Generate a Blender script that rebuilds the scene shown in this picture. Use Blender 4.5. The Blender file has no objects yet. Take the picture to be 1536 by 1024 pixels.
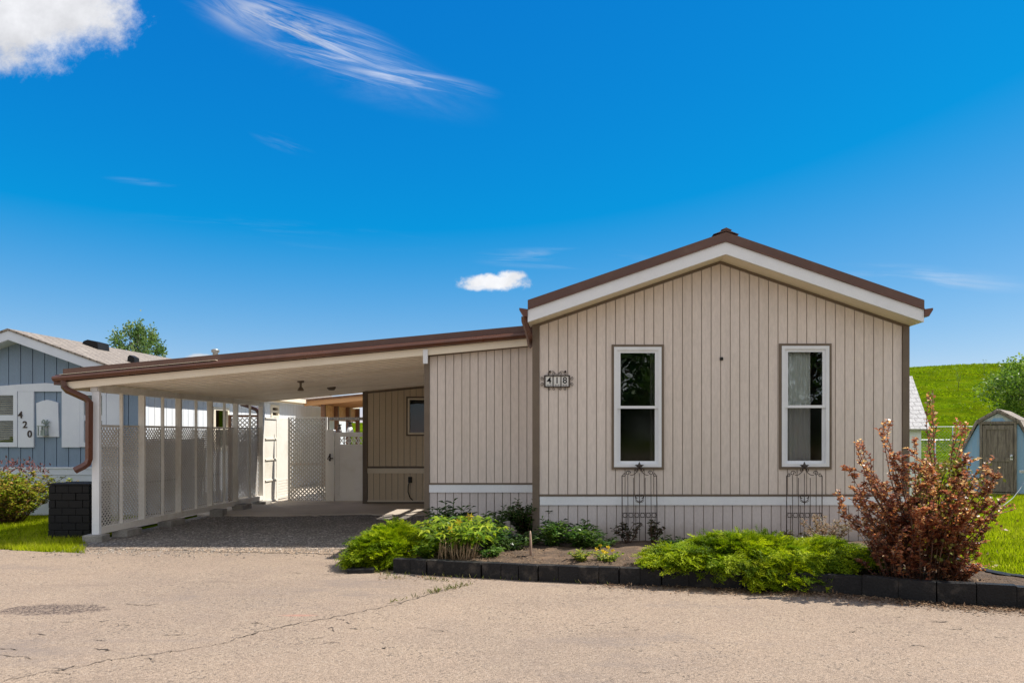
import bpy, math, random
import numpy as np
from mathutils import Vector
random.seed(7); rng = np.random.default_rng(7)
C = bpy.context.scene.collection
F = 1120.0; CX = 869.0; HY = 650.0; CH = 1.5
def at(px, py, d): return ((px-CX)/F*d, d, CH-(py-HY)/F*d)
def ax(px, d): return (px-CX)/F*d
def az(py, d): return CH-(py-HY)/F*d
R = math.radians

# ------------------------------------------------------------------ materials
class NT:
    def __init__(s, tree): s.t = tree
    def n(s, typ, **kw):
        nd = s.t.nodes.new(typ)
        for k, v in kw.items():
            if k.startswith('i_'):
                key = k[2:]
                nd.inputs[int(key) if key.isdigit() else key].default_value = v
            else: setattr(nd, k, v)
        return nd
    def l(s, a, b): s.t.links.new(a, b)
    def val(s, sock, v):
        if hasattr(v, 'is_output'): s.l(v, sock)
        else: sock.default_value = v
    def math(s, op, a, b=None, c=None, clamp=False):
        nd = s.t.nodes.new('ShaderNodeMath'); nd.operation = op; nd.use_clamp = clamp
        s.val(nd.inputs[0], a)
        if b is not None: s.val(nd.inputs[1], b)
        if c is not None: s.val(nd.inputs[2], c)
        return nd.outputs[0]
    def mix(s, f, a, b, typ='MIX'):
        nd = s.t.nodes.new('ShaderNodeMix'); nd.data_type = 'RGBA'; nd.blend_type = typ
        s.val(nd.inputs[0], f); s.val(nd.inputs[6], a if hasattr(a, 'is_output') else (*a, 1)[:4])
        s.val(nd.inputs[7], b if hasattr(b, 'is_output') else (*b, 1)[:4]); return nd.outputs[2]
    def remap(s, v, a, b, c=0.0, d=1.0, smooth=True):
        nd = s.t.nodes.new('ShaderNodeMapRange'); nd.interpolation_type = 'SMOOTHSTEP' if smooth else 'LINEAR'
        s.val(nd.inputs[0], v)
        for i, x in enumerate((a, b, c, d)): nd.inputs[i+1].default_value = x
        return nd.outputs[0]
    def noise(s, vec, scale, detail=4, rough=.55, dist=0):
        nd = s.n('ShaderNodeTexNoise'); s.l(vec, nd.inputs['Vector'])
        nd.inputs['Scale'].default_value = scale; nd.inputs['Detail'].default_value = detail
        nd.inputs['Roughness'].default_value = rough; nd.inputs['Distortion'].default_value = dist
        return nd.outputs['Fac']
    def mapping(s, vec, scale=(1,1,1), loc=(0,0,0), rot=(0,0,0)):
        nd = s.n('ShaderNodeMapping'); s.l(vec, nd.inputs[0])
        nd.inputs[1].default_value = loc; nd.inputs[2].default_value = rot; nd.inputs[3].default_value = scale
        return nd.outputs[0]

def newmat(name):
    m = bpy.data.materials.new(name); m.use_nodes = True
    t = m.node_tree; t.nodes.clear(); g = NT(t)
    out = g.n('ShaderNodeOutputMaterial'); b = g.n('ShaderNodeBsdfPrincipled')
    g.l(b.outputs[0], out.inputs[0]); g.out = out
    pos = g.n('ShaderNodeNewGeometry').outputs['Position']
    return m, g, b, pos

def pmat(name, c1, c2=None, scale=3.0, stretch=(1,1,1), rough=.6, bump=0.0, bscale=60, spec=.4, metal=0, fine=0.0, fscale=80, stain=None, sscale=1.2, samt=.6, sth=(.5,.72), rvar=.1, bdist=.004):
    m, g, b, pos = newmat(name)
    c2 = c2 or tuple(x*.85 for x in c1)
    v = g.mapping(pos, stretch)
    f = g.remap(g.noise(v, scale, 6, .6), .32, .68)
    col = g.mix(f, c1, c2)
    if fine:
        ff = g.remap(g.noise(v, fscale, 3, .6), .3, .7, 1-fine, 1+fine)
        col = g.mix(1.0, col, g.math('MULTIPLY', ff, 1.0), 'MULTIPLY')
    if stain:
        sf = g.math('MULTIPLY', g.remap(g.noise(g.mapping(pos, stretch, (3.3,1.7,.4)), sscale, 7, .65), *sth), samt)
        col = g.mix(sf, col, stain)
    g.l(col, b.inputs['Base Color'])
    if rvar: g.l(g.remap(f, 0, 1, max(.03, rough-rvar), min(1, rough+rvar), False), b.inputs['Roughness'])
    else: b.inputs['Roughness'].default_value = rough
    b.inputs['Specular IOR Level'].default_value = spec; b.inputs['Metallic'].default_value = metal
    if bump:
        bn = g.n('ShaderNodeBump'); bn.inputs['Strength'].default_value = bump; bn.inputs['Distance'].default_value = bdist
        g.l(g.noise(v, bscale, 5, .6), bn.inputs['Height']); g.l(bn.outputs[0], b.inputs['Normal'])
    return m

def leafmat(name, cols, rough=.45, spec=.4, trans=.35, tcol=1.3):
    m, g, b, pos = newmat(name)
    a = g.n('ShaderNodeAttribute', attribute_name='rnd').outputs['Fac']
    r = g.n('ShaderNodeValToRGB'); cr = r.color_ramp
    while len(cr.elements) < len(cols): cr.elements.new(.5)
    for i, c in enumerate(cols):
        cr.elements[i].position = i/(len(cols)-1); cr.elements[i].color = (*c, 1)
    g.l(a, r.inputs[0])
    ns = g.remap(g.noise(pos, 2.3, 3), .3, .7, .75, 1.2)
    col = g.mix(1.0, r.outputs[0], ns, 'MULTIPLY')
    g.l(col, b.inputs['Base Color']); b.inputs['Roughness'].default_value = rough
    b.inputs['Specular IOR Level'].default_value = spec
    tr = g.n('ShaderNodeBsdfTranslucent'); g.l(g.mix(1.0, col, (tcol, tcol*1.08, tcol*.7), 'MULTIPLY'), tr.inputs[0])
    ms = g.n('ShaderNodeMixShader'); ms.inputs[0].default_value = trans
    g.l(b.outputs[0], ms.inputs[1]); g.l(tr.outputs[0], ms.inputs[2]); g.l(ms.outputs[0], g.out.inputs[0])
    return m

def glassmat(name, tint=(.9,.93,.92), gain=1.5, rough=.0, bump=.0):
    m, g, b, pos = newmat(name); g.t.nodes.remove(b)
    tr = g.n('ShaderNodeBsdfTransparent'); tr.inputs[0].default_value = (*tint, 1)
    gl = g.n('ShaderNodeBsdfGlossy'); gl.inputs['Roughness'].default_value = rough; gl.inputs[0].default_value = (.9,.95,.93,1)
    fr = g.n('ShaderNodeFresnel'); fr.inputs[0].default_value = 1.5
    if bump:
        bn = g.n('ShaderNodeBump'); bn.inputs['Strength'].default_value = bump; bn.inputs['Distance'].default_value = .01
        g.l(g.noise(pos, 3, 2), bn.inputs['Height']); g.l(bn.outputs[0], gl.inputs['Normal'])
    ms = g.n('ShaderNodeMixShader'); g.l(g.math('MULTIPLY', fr.outputs[0], gain, clamp=True), ms.inputs[0])
    g.l(tr.outputs[0], ms.inputs[1]); g.l(gl.outputs[0], ms.inputs[2]); g.l(ms.outputs[0], g.out.inputs[0])
    return m

# ------------------------------------------------------------------ mesh builder
class MB:
    def __init__(s): s.v = []; s.f = []; s.sm = []
    def add(s, vs, fs, smooth=False):
        o = len(s.v); s.v += [tuple(p) for p in vs]
        for f in fs: s.f.append(tuple(i+o for i in f)); s.sm.append(smooth)
        return s
    def box(s, x0, x1, y0, y1, z0, z1):
        if x0 > x1: x0, x1 = x1, x0
        if y0 > y1: y0, y1 = y1, y0
        if z0 > z1: z0, z1 = z1, z0
        v = [(x,y,z) for z in (z0,z1) for y in (y0,y1) for x in (x0,x1)]
        return s.add(v, [(0,2,3,1),(4,5,7,6),(0,1,5,4),(2,6,7,3),(0,4,6,2),(1,3,7,5)])
    def prism(s, pts, n0, n1, axis='x'):
        """pts in (u,z), extruded n0..n1. axis x: u=X n=Y ; axis y: u=Y n=X ; axis z: pts=(x,y) extruded in z"""
        k = len(pts); ar = sum(pts[i][0]*pts[(i+1)%k][1]-pts[(i+1)%k][0]*pts[i][1] for i in range(k))
        if ar < 0: pts = pts[::-1]
        def m(p, n): return (p[0], n, p[1]) if axis == 'x' else ((n, p[0], p[1]) if axis == 'y' else (p[0], p[1], n))
        v = [m(p, n0) for p in pts]+[m(p, n1) for p in pts]
        fs = [tuple(range(k)), tuple(range(2*k-1, k-1, -1))]+[(i, i+k, (i+1)%k+k, (i+1)%k) for i in range(k)]
        if axis != 'x': fs = [f[::-1] for f in fs]
        if n0 > n1: fs = [f[::-1] for f in fs]
        return s.add(v, fs)
    def bar(s, p, q, w, h, up=(0,0,1)):
        p = Vector(p); q = Vector(q); d = (q-p).normalized(); u = Vector(up)
        a = d.cross(u)
        if a.length < 1e-4: a = d.cross(Vector((1,0,0)))
        a.normalize(); b = a.cross(d).normalized()
        v = []
        for c in (p, q):
            for i, j in ((-1,-1),(1,-1),(1,1),(-1,1)): v.append(c+a*(i*w/2)+b*(j*h/2))
        return s.add(v, [(0,1,2,3)[::-1],(4,5,6,7),(0,4,5,1)[::-1],(1,5,6,2)[::-1],(2,6,7,3)[::-1],(3,7,4,0)[::-1]])
    def tube(s, path, r, n=8, caps=True, sq=False):
        P = [Vector(p) for p in path]; rs = r if isinstance(r, (list, tuple)) else [r]*len(P)
        v = []; prev = None
        for i, p in enumerate(P):
            d = (P[min(i+1, len(P)-1)]-P[max(i-1, 0)]).normalized()
            if prev is None:
                a = d.orthogonal().normalized() if abs(d.z) > .9 else d.cross(Vector((0,0,1))).normalized()
            else:
                a = prev-d*prev.dot(d); a = a.normalized() if a.length > 1e-5 else d.orthogonal().normalized()
            prev = a; b = d.cross(a)
            for k in range(n):
                t = 2*math.pi*(k+(.5 if sq else 0))/n; v.append(p+(a*math.cos(t)+b*math.sin(t))*rs[i])
        fs = []
        for i in range(len(P)-1):
            for k in range(n): fs.append((i*n+k, i*n+(k+1)%n, (i+1)*n+(k+1)%n, (i+1)*n+k))
        s.add(v, fs, not sq)
        if caps:
            o = len(s.v)-len(v); m = len(P)-1
            s.f.append(tuple(o+k for k in range(n-1,-1,-1))); s.sm.append(False)
            s.f.append(tuple(o+m*n+k for k in range(n))); s.sm.append(False)
        return s
    def lathe(s, c, prof, n=16):
        v = []; fs = []
        for (r, z) in prof:
            for k in range(n):
                t = 2*math.pi*k/n; v.append((c[0]+r*math.cos(t), c[1]+r*math.sin(t), c[2]+z))
        for i in range(len(prof)-1):
            for k in range(n): fs.append((i*n+k, i*n+(k+1)%n, (i+1)*n+(k+1)%n, (i+1)*n+k))
        s.add(v, fs, True)
        o = len(s.v)-len(v); m = len(prof)-1
        s.f.append(tuple(o+k for k in range(n-1,-1,-1))); s.sm.append(False)
        s.f.append(tuple(o+m*n+k for k in range(n))); s.sm.append(False)
        return s
    def text(s, body, c, size, depth=.006, axis='x'):
        cu = bpy.data.curves.new('t', 'FONT'); cu.body = body; cu.size = size; cu.extrude = depth/2; cu.align_x = 'CENTER'; cu.align_y = 'CENTER'; cu.offset = size*.012
        ob = bpy.data.objects.new('t', cu); C.objects.link(ob)
        me = bpy.data.meshes.new_from_object(ob.evaluated_get(bpy.context.evaluated_depsgraph_get()))
        vs = [(c[0]+p.co.x, c[1]-p.co.z, c[2]+p.co.y) for p in me.vertices]
        s.add(vs, [tuple(p.vertices) for p in me.polygons])
        bpy.data.objects.remove(ob); bpy.data.curves.remove(cu); bpy.data.meshes.remove(me)
        return s

def rootloc(o):
    while o.parent: o = o.parent
    return Vector(o.location)
def build(name, mb, mat, parent=None, loc=None, local=False, bevel=0):
    me = bpy.data.meshes.new(name)
    off = Vector((0,0,0))
    if not local: off = rootloc(parent) if parent else Vector(loc or (0,0,0))
    me.from_pydata([(p[0]-off.x, p[1]-off.y, p[2]-off.z) for p in mb.v], [], mb.f)
    me.polygons.foreach_set('use_smooth', mb.sm)
    me.materials.append(mat)
    o = bpy.data.objects.new(name, me); C.objects.link(o)
    if parent: o.parent = parent
    elif loc: o.location = loc
    if bevel:
        b = o.modifiers.new('b', 'BEVEL'); b.width = bevel; b.segments = 2; b.limit_method = 'ANGLE'
    return o
def build_np(name, polys, mat, parent=None, loc=None, rnd=None, local=False, smooth=False):
    """polys: array (N,k,3) of k-gons"""
    N, k, _ = polys.shape
    off = np.array(rootloc(parent) if parent else Vector(loc or (0,0,0)))
    if local: off = np.zeros(3)
    me = bpy.data.meshes.new(name)
    me.vertices.add(N*k); me.loops.add(N*k); me.polygons.add(N)
    me.vertices.foreach_set('co', (polys.reshape(-1,3)-off).astype(np.float32).ravel())
    me.loops.foreach_set('vertex_index', np.arange(N*k, dtype=np.int32))
    me.polygons.foreach_set('loop_start', np.arange(0, N*k, k, dtype=np.int32))
    me.update(calc_edges=True)
    if rnd is not None:
        at_ = me.attributes.new('rnd', 'FLOAT', 'FACE'); at_.data.foreach_set('value', np.asarray(rnd, np.float32))
    me.materials.append(mat)
    o = bpy.data.objects.new(name, me); C.objects.link(o)
    if parent: o.parent = parent
    elif loc: o.location = loc
    return o
def thing(name, label, cat, loc=(0,0,0), rotz=0, group=None):
    o = bpy.data.objects.new(name, None); C.objects.link(o)
    o.location = loc; o.rotation_euler = (0,0,rotz); o.empty_display_size = .2
    o['label'] = label; o['category'] = cat
    if group: o['group'] = group
    return o
def tag(o, label, cat, group=None):
    o['label'] = label; o['category'] = cat
    if group: o['group'] = group
    return o
def kind(o, k, label=None, cat=None):
    o['kind'] = k
    if label: o['label'] = label
    if cat: o['category'] = cat
    return o
def dup(root, loc, label, rotz=None, scale=None):
    r = root.copy(); C.objects.link(r); r.location = loc; r['label'] = label
    if rotz is not None: r.rotation_euler = (0,0,rotz)
    if scale: r.scale = (scale,)*3
    for ch in list(root.children):
        c = ch.copy(); C.objects.link(c); c.parent = r
        for g in ch.children:
            d = g.copy(); C.objects.link(d); d.parent = c
    return r

def strips(mb, edges, n0, n1, zb, top, holes=(), axis='x', breaks=()):
    """vertical strips between successive (u0,u1) pairs, clipped by a top function, holes (u0,u1,z0,z1)"""
    for (a, b) in edges:
        cuts = sorted({a, b, *[x for x in breaks if a < x < b], *[x for h in holes for x in h[:2] if a < x < b]})
        for i in range(len(cuts)-1):
            c, d = cuts[i], cuts[i+1]; m = (c+d)/2
            segs = [(zb, None)]
            for h in sorted(holes, key=lambda h: h[2]):
                if h[0] < m < h[1]:
                    z0 = segs[-1][0]; segs[-1] = (z0, h[2]); segs.append((h[3], None))
            for (z0, z1) in segs:
                t0 = top(c) if z1 is None else z1; t1 = top(d) if z1 is None else z1
                if min(t0, t1)-z0 > .004: mb.prism([(c,z0),(d,z0),(d,t1),(c,t0)], n0, n1, axis)
def planks(u0, u1, sp, gap, jit=0):
    n = max(1, round((u1-u0)/sp)); s = (u1-u0)/n
    return [(u0+i*s+gap/2, u0+(i+1)*s-gap/2) for i in range(n)]

# ------------------------------------------------------------------ palette
M = {}
M['siding'] = pmat('beige_siding', (.715,.63,.565), (.68,.595,.525), 1.5, (1,1,.25), .55, .12, 25, .35, fine=.05, fscale=40, stain=(.55,.47,.39), sscale=.9, samt=.35)
M['groove'] = pmat('shaded_groove', (.37,.315,.265), rough=.7)  # darker than the siding: groove shade put into the backing colour
M['brown'] = pmat('taupe_trim', (.165,.125,.088), (.145,.11,.08), 4, rough=.55, fine=.06)
M['skirt'] = pmat('skirting', (.60,.545,.52), (.57,.51,.485), 1.5, (1,1,.3), .6, .1, 25, fine=.05, stain=(.36,.32,.27), sscale=1.3, samt=.4)
M['white'] = pmat('white_trim', (.77,.79,.81), (.73,.75,.78), 3, rough=.45, fine=.03, stain=(.6,.59,.56), samt=.25)
M['cream'] = pmat('cream_trim', (.80,.71,.56), (.77,.68,.53), 2, rough=.5, fine=.03, stain=(.55,.48,.36), samt=.3)
M['ceil'] = pmat('cream_ceiling', (.90,.85,.76), (.86,.80,.70), .8, (.35,2.5,1), .30, .0, 6, .5, stain=(.52,.45,.34), samt=.35, rvar=.08)
M['roofm'] = pmat('brown_metal', (.115,.055,.037), (.095,.047,.033), 1.2, (1,.3,1), .38, .08, 8, .5, fine=.08, stain=(.17,.10,.07), sscale=2.2, samt=.5)
M['gutter'] = pmat('brown_gutter', (.13,.05,.03), (.10,.042,.028), 2.5, rough=.35, spec=.5, fine=.05, stain=(.2,.12,.09), samt=.3)
M['pvc'] = pmat('white_vinyl', (.88,.85,.80), (.85,.82,.76), 2.5, rough=.35, fine=.03, stain=(.6,.54,.43), samt=.35, sth=(.52,.75))
M['screen_wood'] = pmat('painted_wood', (.80,.77,.71), (.75,.71,.64), 3, (1,1,.3), .55, .15, 30, fine=.06, stain=(.45,.38,.28), sscale=2, samt=.5)
M['lattice'] = pmat('lattice_plastic', (.61,.59,.55), (.55,.52,.48), 1.6, rough=.5, fine=.04, stain=(.48,.44,.36), sscale=1.5, samt=.5)
M['glass'] = glassmat('window_glass', (.93,.95,.94), 1.7, .0, .12)
M['insect'] = glassmat('screen_and_glass', (.74,.74,.74), .6, .08)
M['glass_side'] = glassmat('screened_glass', (.75,.75,.75), .2)
M['glass_dim'] = glassmat('plain_glass', (.85,.88,.87), .7, .0, .1)
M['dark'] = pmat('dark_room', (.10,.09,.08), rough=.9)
M['curtain'] = pmat('curtain', (.84,.85,.82), (.78,.79,.76), 3, (1,1,.1), .9, fine=.05)
M['iron'] = pmat('dark_iron', (.022,.017,.014), (.045,.025,.016), 30, rough=.5, fine=.2, spec=.5)
M['black'] = pmat('black_plastic', (.006,.006,.0065), (.010,.010,.011), 3, rough=.6, spec=.25, bump=.3, bscale=40)
M['tile'] = pmat('white_tile', (.8,.79,.75), rough=.25, spec=.5)
M['block'] = pmat('black_painted_block', (.009,.009,.010), (.016,.0155,.016), 6, rough=.6, bump=.9, bscale=55, spec=.25, fine=.3, fscale=70, stain=(.10,.085,.07), sscale=5, samt=.5, sth=(.52,.7), bdist=.008)
M['blue'] = pmat('blue_siding', (.20,.28,.38), (.185,.26,.355), 1.5, (1,1,.2), .55, .15, 25, fine=.06, stain=(.16,.20,.255), samt=.4)
M['bluegroove'] = pmat('blue_joint', (.07,.11,.17), rough=.7)
M['bluewhite'] = pmat('pale_blue_white', (.66,.71,.78), (.62,.67,.75), 3, rough=.5, fine=.03)
M['sidewall'] = pmat('pale_side_siding', (.72,.74,.76), (.68,.71,.74), 2, (1,1,.2), .5, fine=.03)
M['concrete'] = pmat('concrete', (.52,.45,.37), (.44,.38,.31), .8, rough=.85, bump=.3, bscale=50, fine=.12, fscale=90, stain=(.2,.165,.135), sscale=.7, samt=.55)
M['cblock'] = pmat('grey_block', (.34,.32,.29), (.25,.235,.21), 5, rough=.9, bump=.8, bscale=60, fine=.2, bdist=.008, stain=(.12,.11,.09), sscale=4, samt=.6)
M['wood_org'] = pmat('cedar', (.62,.34,.15), (.52,.27,.11), 2, (.3,6,6), .6, .2, 30, fine=.12)
M['wood_dark'] = pmat('stained_post', (.20,.095,.045), (.15,.07,.035), 3, (4,4,.4), .6, fine=.1)
M['wood_grey'] = pmat('weathered_wood', (.22,.185,.145), (.115,.095,.075), 9, (4,4,.35), .85, .5, 40, fine=.25, fscale=60, stain=(.30,.26,.21), sscale=6, samt=.5)
M['shed_blue'] = pmat('faded_blue_paint', (.20,.345,.50), (.24,.38,.52), 5, (3,3,.3), .75, .3, 50, fine=.1, stain=(.36,.38,.38), sscale=7, samt=.5)
M['shed_pale'] = pmat('pale_shed_paint', (.5,.54,.5), (.36,.42,.42), 9, (3,3,1), .8, fine=.15)
M['galv'] = pmat('galvanised_steel', (.5,.52,.52), rough=.4, metal=.7, spec=.5)
M['bark'] = pmat('bark', (.13,.10,.075), (.08,.062,.045), 8, (1,1,.3), .9, .8, 30, fine=.2, bdist=.01)
M['stake'] = pmat('weathered_stake', (.36,.25,.19), (.27,.18,.13), 20, (1,1,.2), .8, fine=.2, fscale=120)
M['stem_red'] = pmat('red_stem', (.10,.05,.035), (.16,.085,.05), 8, rough=.7)
M['stem_tan'] = pmat('dead_stalk', (.42,.29,.17), (.33,.22,.12), 12, rough=.8, fine=.2)
M['stem_grn'] = pmat('green_stem', (.10,.16,.04), (.07,.12,.03), 9, rough=.6)
M['rubber'] = pmat('black_rubber', (.02,.02,.02), rough=.6)
M['crack'] = pmat('crack_filler', (.07,.052,.04), (.13,.10,.075), 14, rough=.95, fine=.3)
def shingle(name, c1, c2, c3, axis):
    m, g, b, pos = newmat(name)
    br = g.n('ShaderNodeTexBrick'); v = g.mapping(pos, (1,1,1), (0,0,0), (0,0,R(90) if axis == 'y' else 0)); g.l(v, br.inputs[0])
    br.inputs['Color1'].default_value = (*c1,1); br.inputs['Color2'].default_value = (*c2,1); br.inputs['Mortar'].default_value = (*c3,1)
    br.inputs['Scale'].default_value = 1; br.inputs['Brick Width'].default_value = .22; br.inputs['Row Height'].default_value = .13; br.inputs['Mortar Size'].default_value = .012
    nz = g.remap(g.noise(pos, 25, 5, .7), .3, .7, .72, 1.25)
    g.l(g.mix(1., br.outputs[0], nz, 'MULTIPLY'), b.inputs['Base Color']); b.inputs['Roughness'].default_value = .9
    bn = g.n('ShaderNodeBump'); bn.inputs['Strength'].default_value = .6; bn.inputs['Distance'].default_value = .01
    g.l(br.outputs['Fac'], bn.inputs['Height']); bn.invert = True; g.l(bn.outputs[0], b.inputs['Normal'])
    return m
M['shingle'] = shingle('brown_shingle', (.24,.20,.165), (.30,.255,.21), (.12,.10,.085), 'y')
M['shingle_grey'] = shingle('grey_shingle', (.33,.32,.32), (.42,.41,.40), (.17,.16,.16), 'y')

def dirt_low(m, z0, z1, col, amt):
    g = NT(m.node_tree); b = next(n for n in m.node_tree.nodes if n.type == 'BSDF_PRINCIPLED'); src = b.inputs['Base Color'].links[0].from_socket
    pos = g.n('ShaderNodeNewGeometry').outputs['Position']; s = g.n('ShaderNodeSeparateXYZ'); g.l(pos, s.inputs[0])
    h = g.math('ADD', s.outputs[2], g.math('MULTIPLY', g.math('SUBTRACT', g.noise(pos, 6, 6, .7), .5), .35))
    g.l(g.mix(g.math('MULTIPLY', g.remap(h, z1, z0), amt), src, col), b.inputs['Base Color'])
dirt_low(M['skirt'], .1, .38, (.30,.245,.19), .55)

def sheet_tone(m, w):
    g = NT(m.node_tree); b = next(n for n in m.node_tree.nodes if n.type == 'BSDF_PRINCIPLED'); src = b.inputs['Base Color'].links[0].from_socket
    pos = g.n('ShaderNodeNewGeometry').outputs['Position']; s = g.n('ShaderNodeSeparateXYZ'); g.l(pos, s.inputs[0])
    wn = g.n('ShaderNodeTexWhiteNoise', noise_dimensions='1D'); g.l(g.math('FLOOR', g.math('DIVIDE', s.outputs[0], w)), wn.inputs['W'])
    st = g.remap(g.noise(g.mapping(pos, (14,14,.35)), 1.0, 5, .6), .35, .75, 1.0, .93)
    v = g.math('MULTIPLY', g.remap(wn.outputs[0], 0, 1, .955, 1.035, False), st)
    g.l(g.mix(1., src, v, 'MULTIPLY'), b.inputs['Base Color'])
sheet_tone(M['siding'], 1.21); sheet_tone(M['blue'], 1.21)
# ------------------------------------------------------------------ ground materials
def hill_h(x, y):
    A = 2.9+9.6/(1+np.exp(-(x-18)/13.0))
    t = np.clip((y-32)/88.0, 0, 1); t = t*t*(3-2*t)
    u = .35*np.sin(x*.11+y*.05)+.25*np.sin(x*.05-y*.13+1)
    return A*t+u*np.clip((y-40)/40, 0, 1)*np.clip((125-y)/20, .25, 1)
def lawn_material():
    m, g, b, pos = newmat('lawn')
    a = g.remap(g.noise(pos, .35, 5, .6), .35, .65); c = g.remap(g.noise(pos, 3.5, 6, .7), .3, .7)
    hs_ = g.remap(g.noise(g.mapping(pos, (.6,.45,1), (9,3,0)), .5, 9, .75), .3, .7, .6, 1.3)
    f = g.math('MULTIPLY', hs_, g.remap(g.noise(g.mapping(pos, (1,1,.3)), 45, 3, .7), .25, .75, .55, 1.4))
    col = g.mix(a, (.075,.13,.003), (.13,.165,.004)); col = g.mix(g.math('MULTIPLY', c, .5), col, (.07,.115,.003))
    dry = g.remap(g.noise(g.mapping(pos, (1,1,1), (31,7,0)), .12, 6, .65), .6, .74)
    col = g.mix(g.math('MULTIPLY', dry, .3), col, (.17,.17,.03))
    col = g.mix(1., col, f, 'MULTIPLY'); g.l(col, b.inputs['Base Color']); b.inputs['Roughness'].default_value = .9
    b.inputs['Specular IOR Level'].default_value = .0
    bn = g.n('ShaderNodeBump'); bn.inputs['Strength'].default_value = 1.; bn.inputs['Distance'].default_value = .10
    g.l(g.noise(pos, 14, 6, .7), bn.inputs['Height']); g.l(bn.outputs[0], b.inputs['Normal'])
    return m
def asphalt_material():
    m, g, b, pos = newmat('old_asphalt')
    big = g.remap(g.noise(pos, .35, 6, .6), .3, .7); mid = g.remap(g.noise(pos, 2.2, 7, .7), .3, .7)
    col = g.mix(big, (.33,.245,.177), (.252,.192,.147)); col = g.mix(g.math('MULTIPLY', mid, .45), col, (.345,.265,.19))
    # aggregate
    vo = g.n('ShaderNodeTexVoronoi'); vo.inputs['Scale'].default_value = 130; g.l(pos, vo.inputs['Vector'])
    sp = g.n('ShaderNodeSeparateColor'); g.l(vo.outputs['Color'], sp.inputs[0])
    agg = g.remap(sp.outputs[0], 0, 1, .66, 1.32, False)
    col = g.mix(1., col, agg, 'MULTIPLY')
    vo2 = g.n('ShaderNodeTexVoronoi'); vo2.inputs['Scale'].default_value = 62; g.l(pos, vo2.inputs['Vector'])
    sp2 = g.n('ShaderNodeSeparateColor'); g.l(vo2.outputs['Color'], sp2.inputs[0])
    pits = g.math('MULTIPLY', g.math('GREATER_THAN', sp2.outputs[1], .93), g.remap(g.noise(pos, 1.1, 5, .7),   .40, .60, .12, .75))
    col = g.mix(pits, col, (.10,.08,.065))
    chips = g.math('MULTIPLY', g.math('GREATER_THAN', sp2.outputs[2], .95), .3)
    col = g.mix(chips, col, (.45,.37,.29))
    # worn darker streaks along the road and a ravelled patch
    st = g.remap(g.noise(g.mapping(pos, (.35,1.6,1), (4,2,0), (0,0,R(12))), 1.6, 6, .7), .56, .74)
    col = g.mix(g.math('MULTIPLY', st, .5), col, (.19,.14,.105))
    gb = g.remap(g.noise(g.mapping(pos, (.45,1.3,1), (17,5,0)), .9, 8, .75), .52, .70)
    col = g.mix(g.math('MULTIPLY', gb, .7), col, (.21,.168,.142))
    d = g.n('ShaderNodeVectorMath', operation='LENGTH')
    g.l(g.mapping(pos, (1/.46,1/.20,0), (4.50/.46,-6.38/.20,0)), d.inputs[0])
    wob = g.math('ADD', d.outputs['Value'], g.math('MULTIPLY', g.math('SUBTRACT', g.noise(pos, 9, 5, .7), .5), 1.5))
    patch = g.remap(wob, 1.2, .75, 0, 1)
    pspk = g.remap(sp.outputs[1], .15, .6, .35, 1, False)
    col = g.mix(g.math('MULTIPLY', patch, g.math('MULTIPLY', pspk, g.remap(sp2.outputs[0], .25, .5, .25, 1.))), col, (.07,.05,.045))
    d2 = g.n('ShaderNodeVectorMath', operation='LENGTH'); g.l(g.mapping(pos, (1/.22,1/.05,0), (2.32/.22,-6.17/.05,0)), d2.inputs[0])
    red = g.math('MULTIPLY', g.remap(d2.outputs['Value'], 1, .2), .35)
    col = g.mix(red, col, (.5,.17,.12))
    g.l(col, b.inputs['Base Color']); b.inputs['Roughness'].default_value = .9; b.inputs['Specular IOR Level'].default_value = .25
    bn = g.n('ShaderNodeBump'); bn.inputs['Strength'].default_value = .55; bn.inputs['Distance'].default_value = .008
    h = g.math('ADD', g.math('MULTIPLY', vo.outputs['Distance'], -1.), g.math('MULTIPLY', g.noise(pos, 20, 5, .7), 1.2))
    g.l(h, bn.inputs['Height']); g.l(bn.outputs[0], b.inputs['Normal'])
    return m
def gravel_material():
    m, g, b, pos = newmat('gravel')
    vo = g.n('ShaderNodeTexVoronoi'); vo.inputs['Scale'].default_value = 42; g.l(g.mapping(pos, (1,1,1)), vo.inputs['Vector'])
    sp = g.n('ShaderNodeSeparateColor'); g.l(vo.outputs['Color'], sp.inputs[0])
    r = g.n('ShaderNodeValToRGB'); cr = r.color_ramp
    for i, (p, c) in enumerate(((0,(.075,.07,.065)),(.45,(.16,.145,.13)),(.8,(.25,.225,.2)),(1,(.5,.46,.42)))):
        if i > 1: cr.elements.new(p)
        cr.elements[i].position = p; cr.elements[i].color = (*c,1)
    g.l(sp.outputs[0], r.inputs[0])
    col = g.mix(g.math('MULTIPLY', g.remap(g.noise(pos, 1.0, 6, .7), .45, .7), .6), r.outputs[0], (.12,.10,.085))
    sy = g.n('ShaderNodeSeparateXYZ'); g.l(pos, sy.inputs[0])   # sunlit tan painted into the gravel colour at the drive's front
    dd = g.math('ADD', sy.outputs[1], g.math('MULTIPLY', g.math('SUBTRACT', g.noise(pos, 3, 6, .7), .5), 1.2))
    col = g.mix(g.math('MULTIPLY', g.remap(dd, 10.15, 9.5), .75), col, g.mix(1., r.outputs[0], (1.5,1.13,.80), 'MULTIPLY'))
    g.l(col, b.inputs['Base Color']); b.inputs['Roughness'].default_value = .9
    bn = g.n('ShaderNodeBump'); bn.inputs['Strength'].default_value = .9; bn.inputs['Distance'].default_value = .02; bn.invert = True
    g.l(vo.outputs['Distance'], bn.inputs['Height']); g.l(bn.outputs[0], b.inputs['Normal'])
    return m
M['lawn'] = lawn_material(); M['asphalt'] = asphalt_material(); M['gravel'] = gravel_material()
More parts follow.
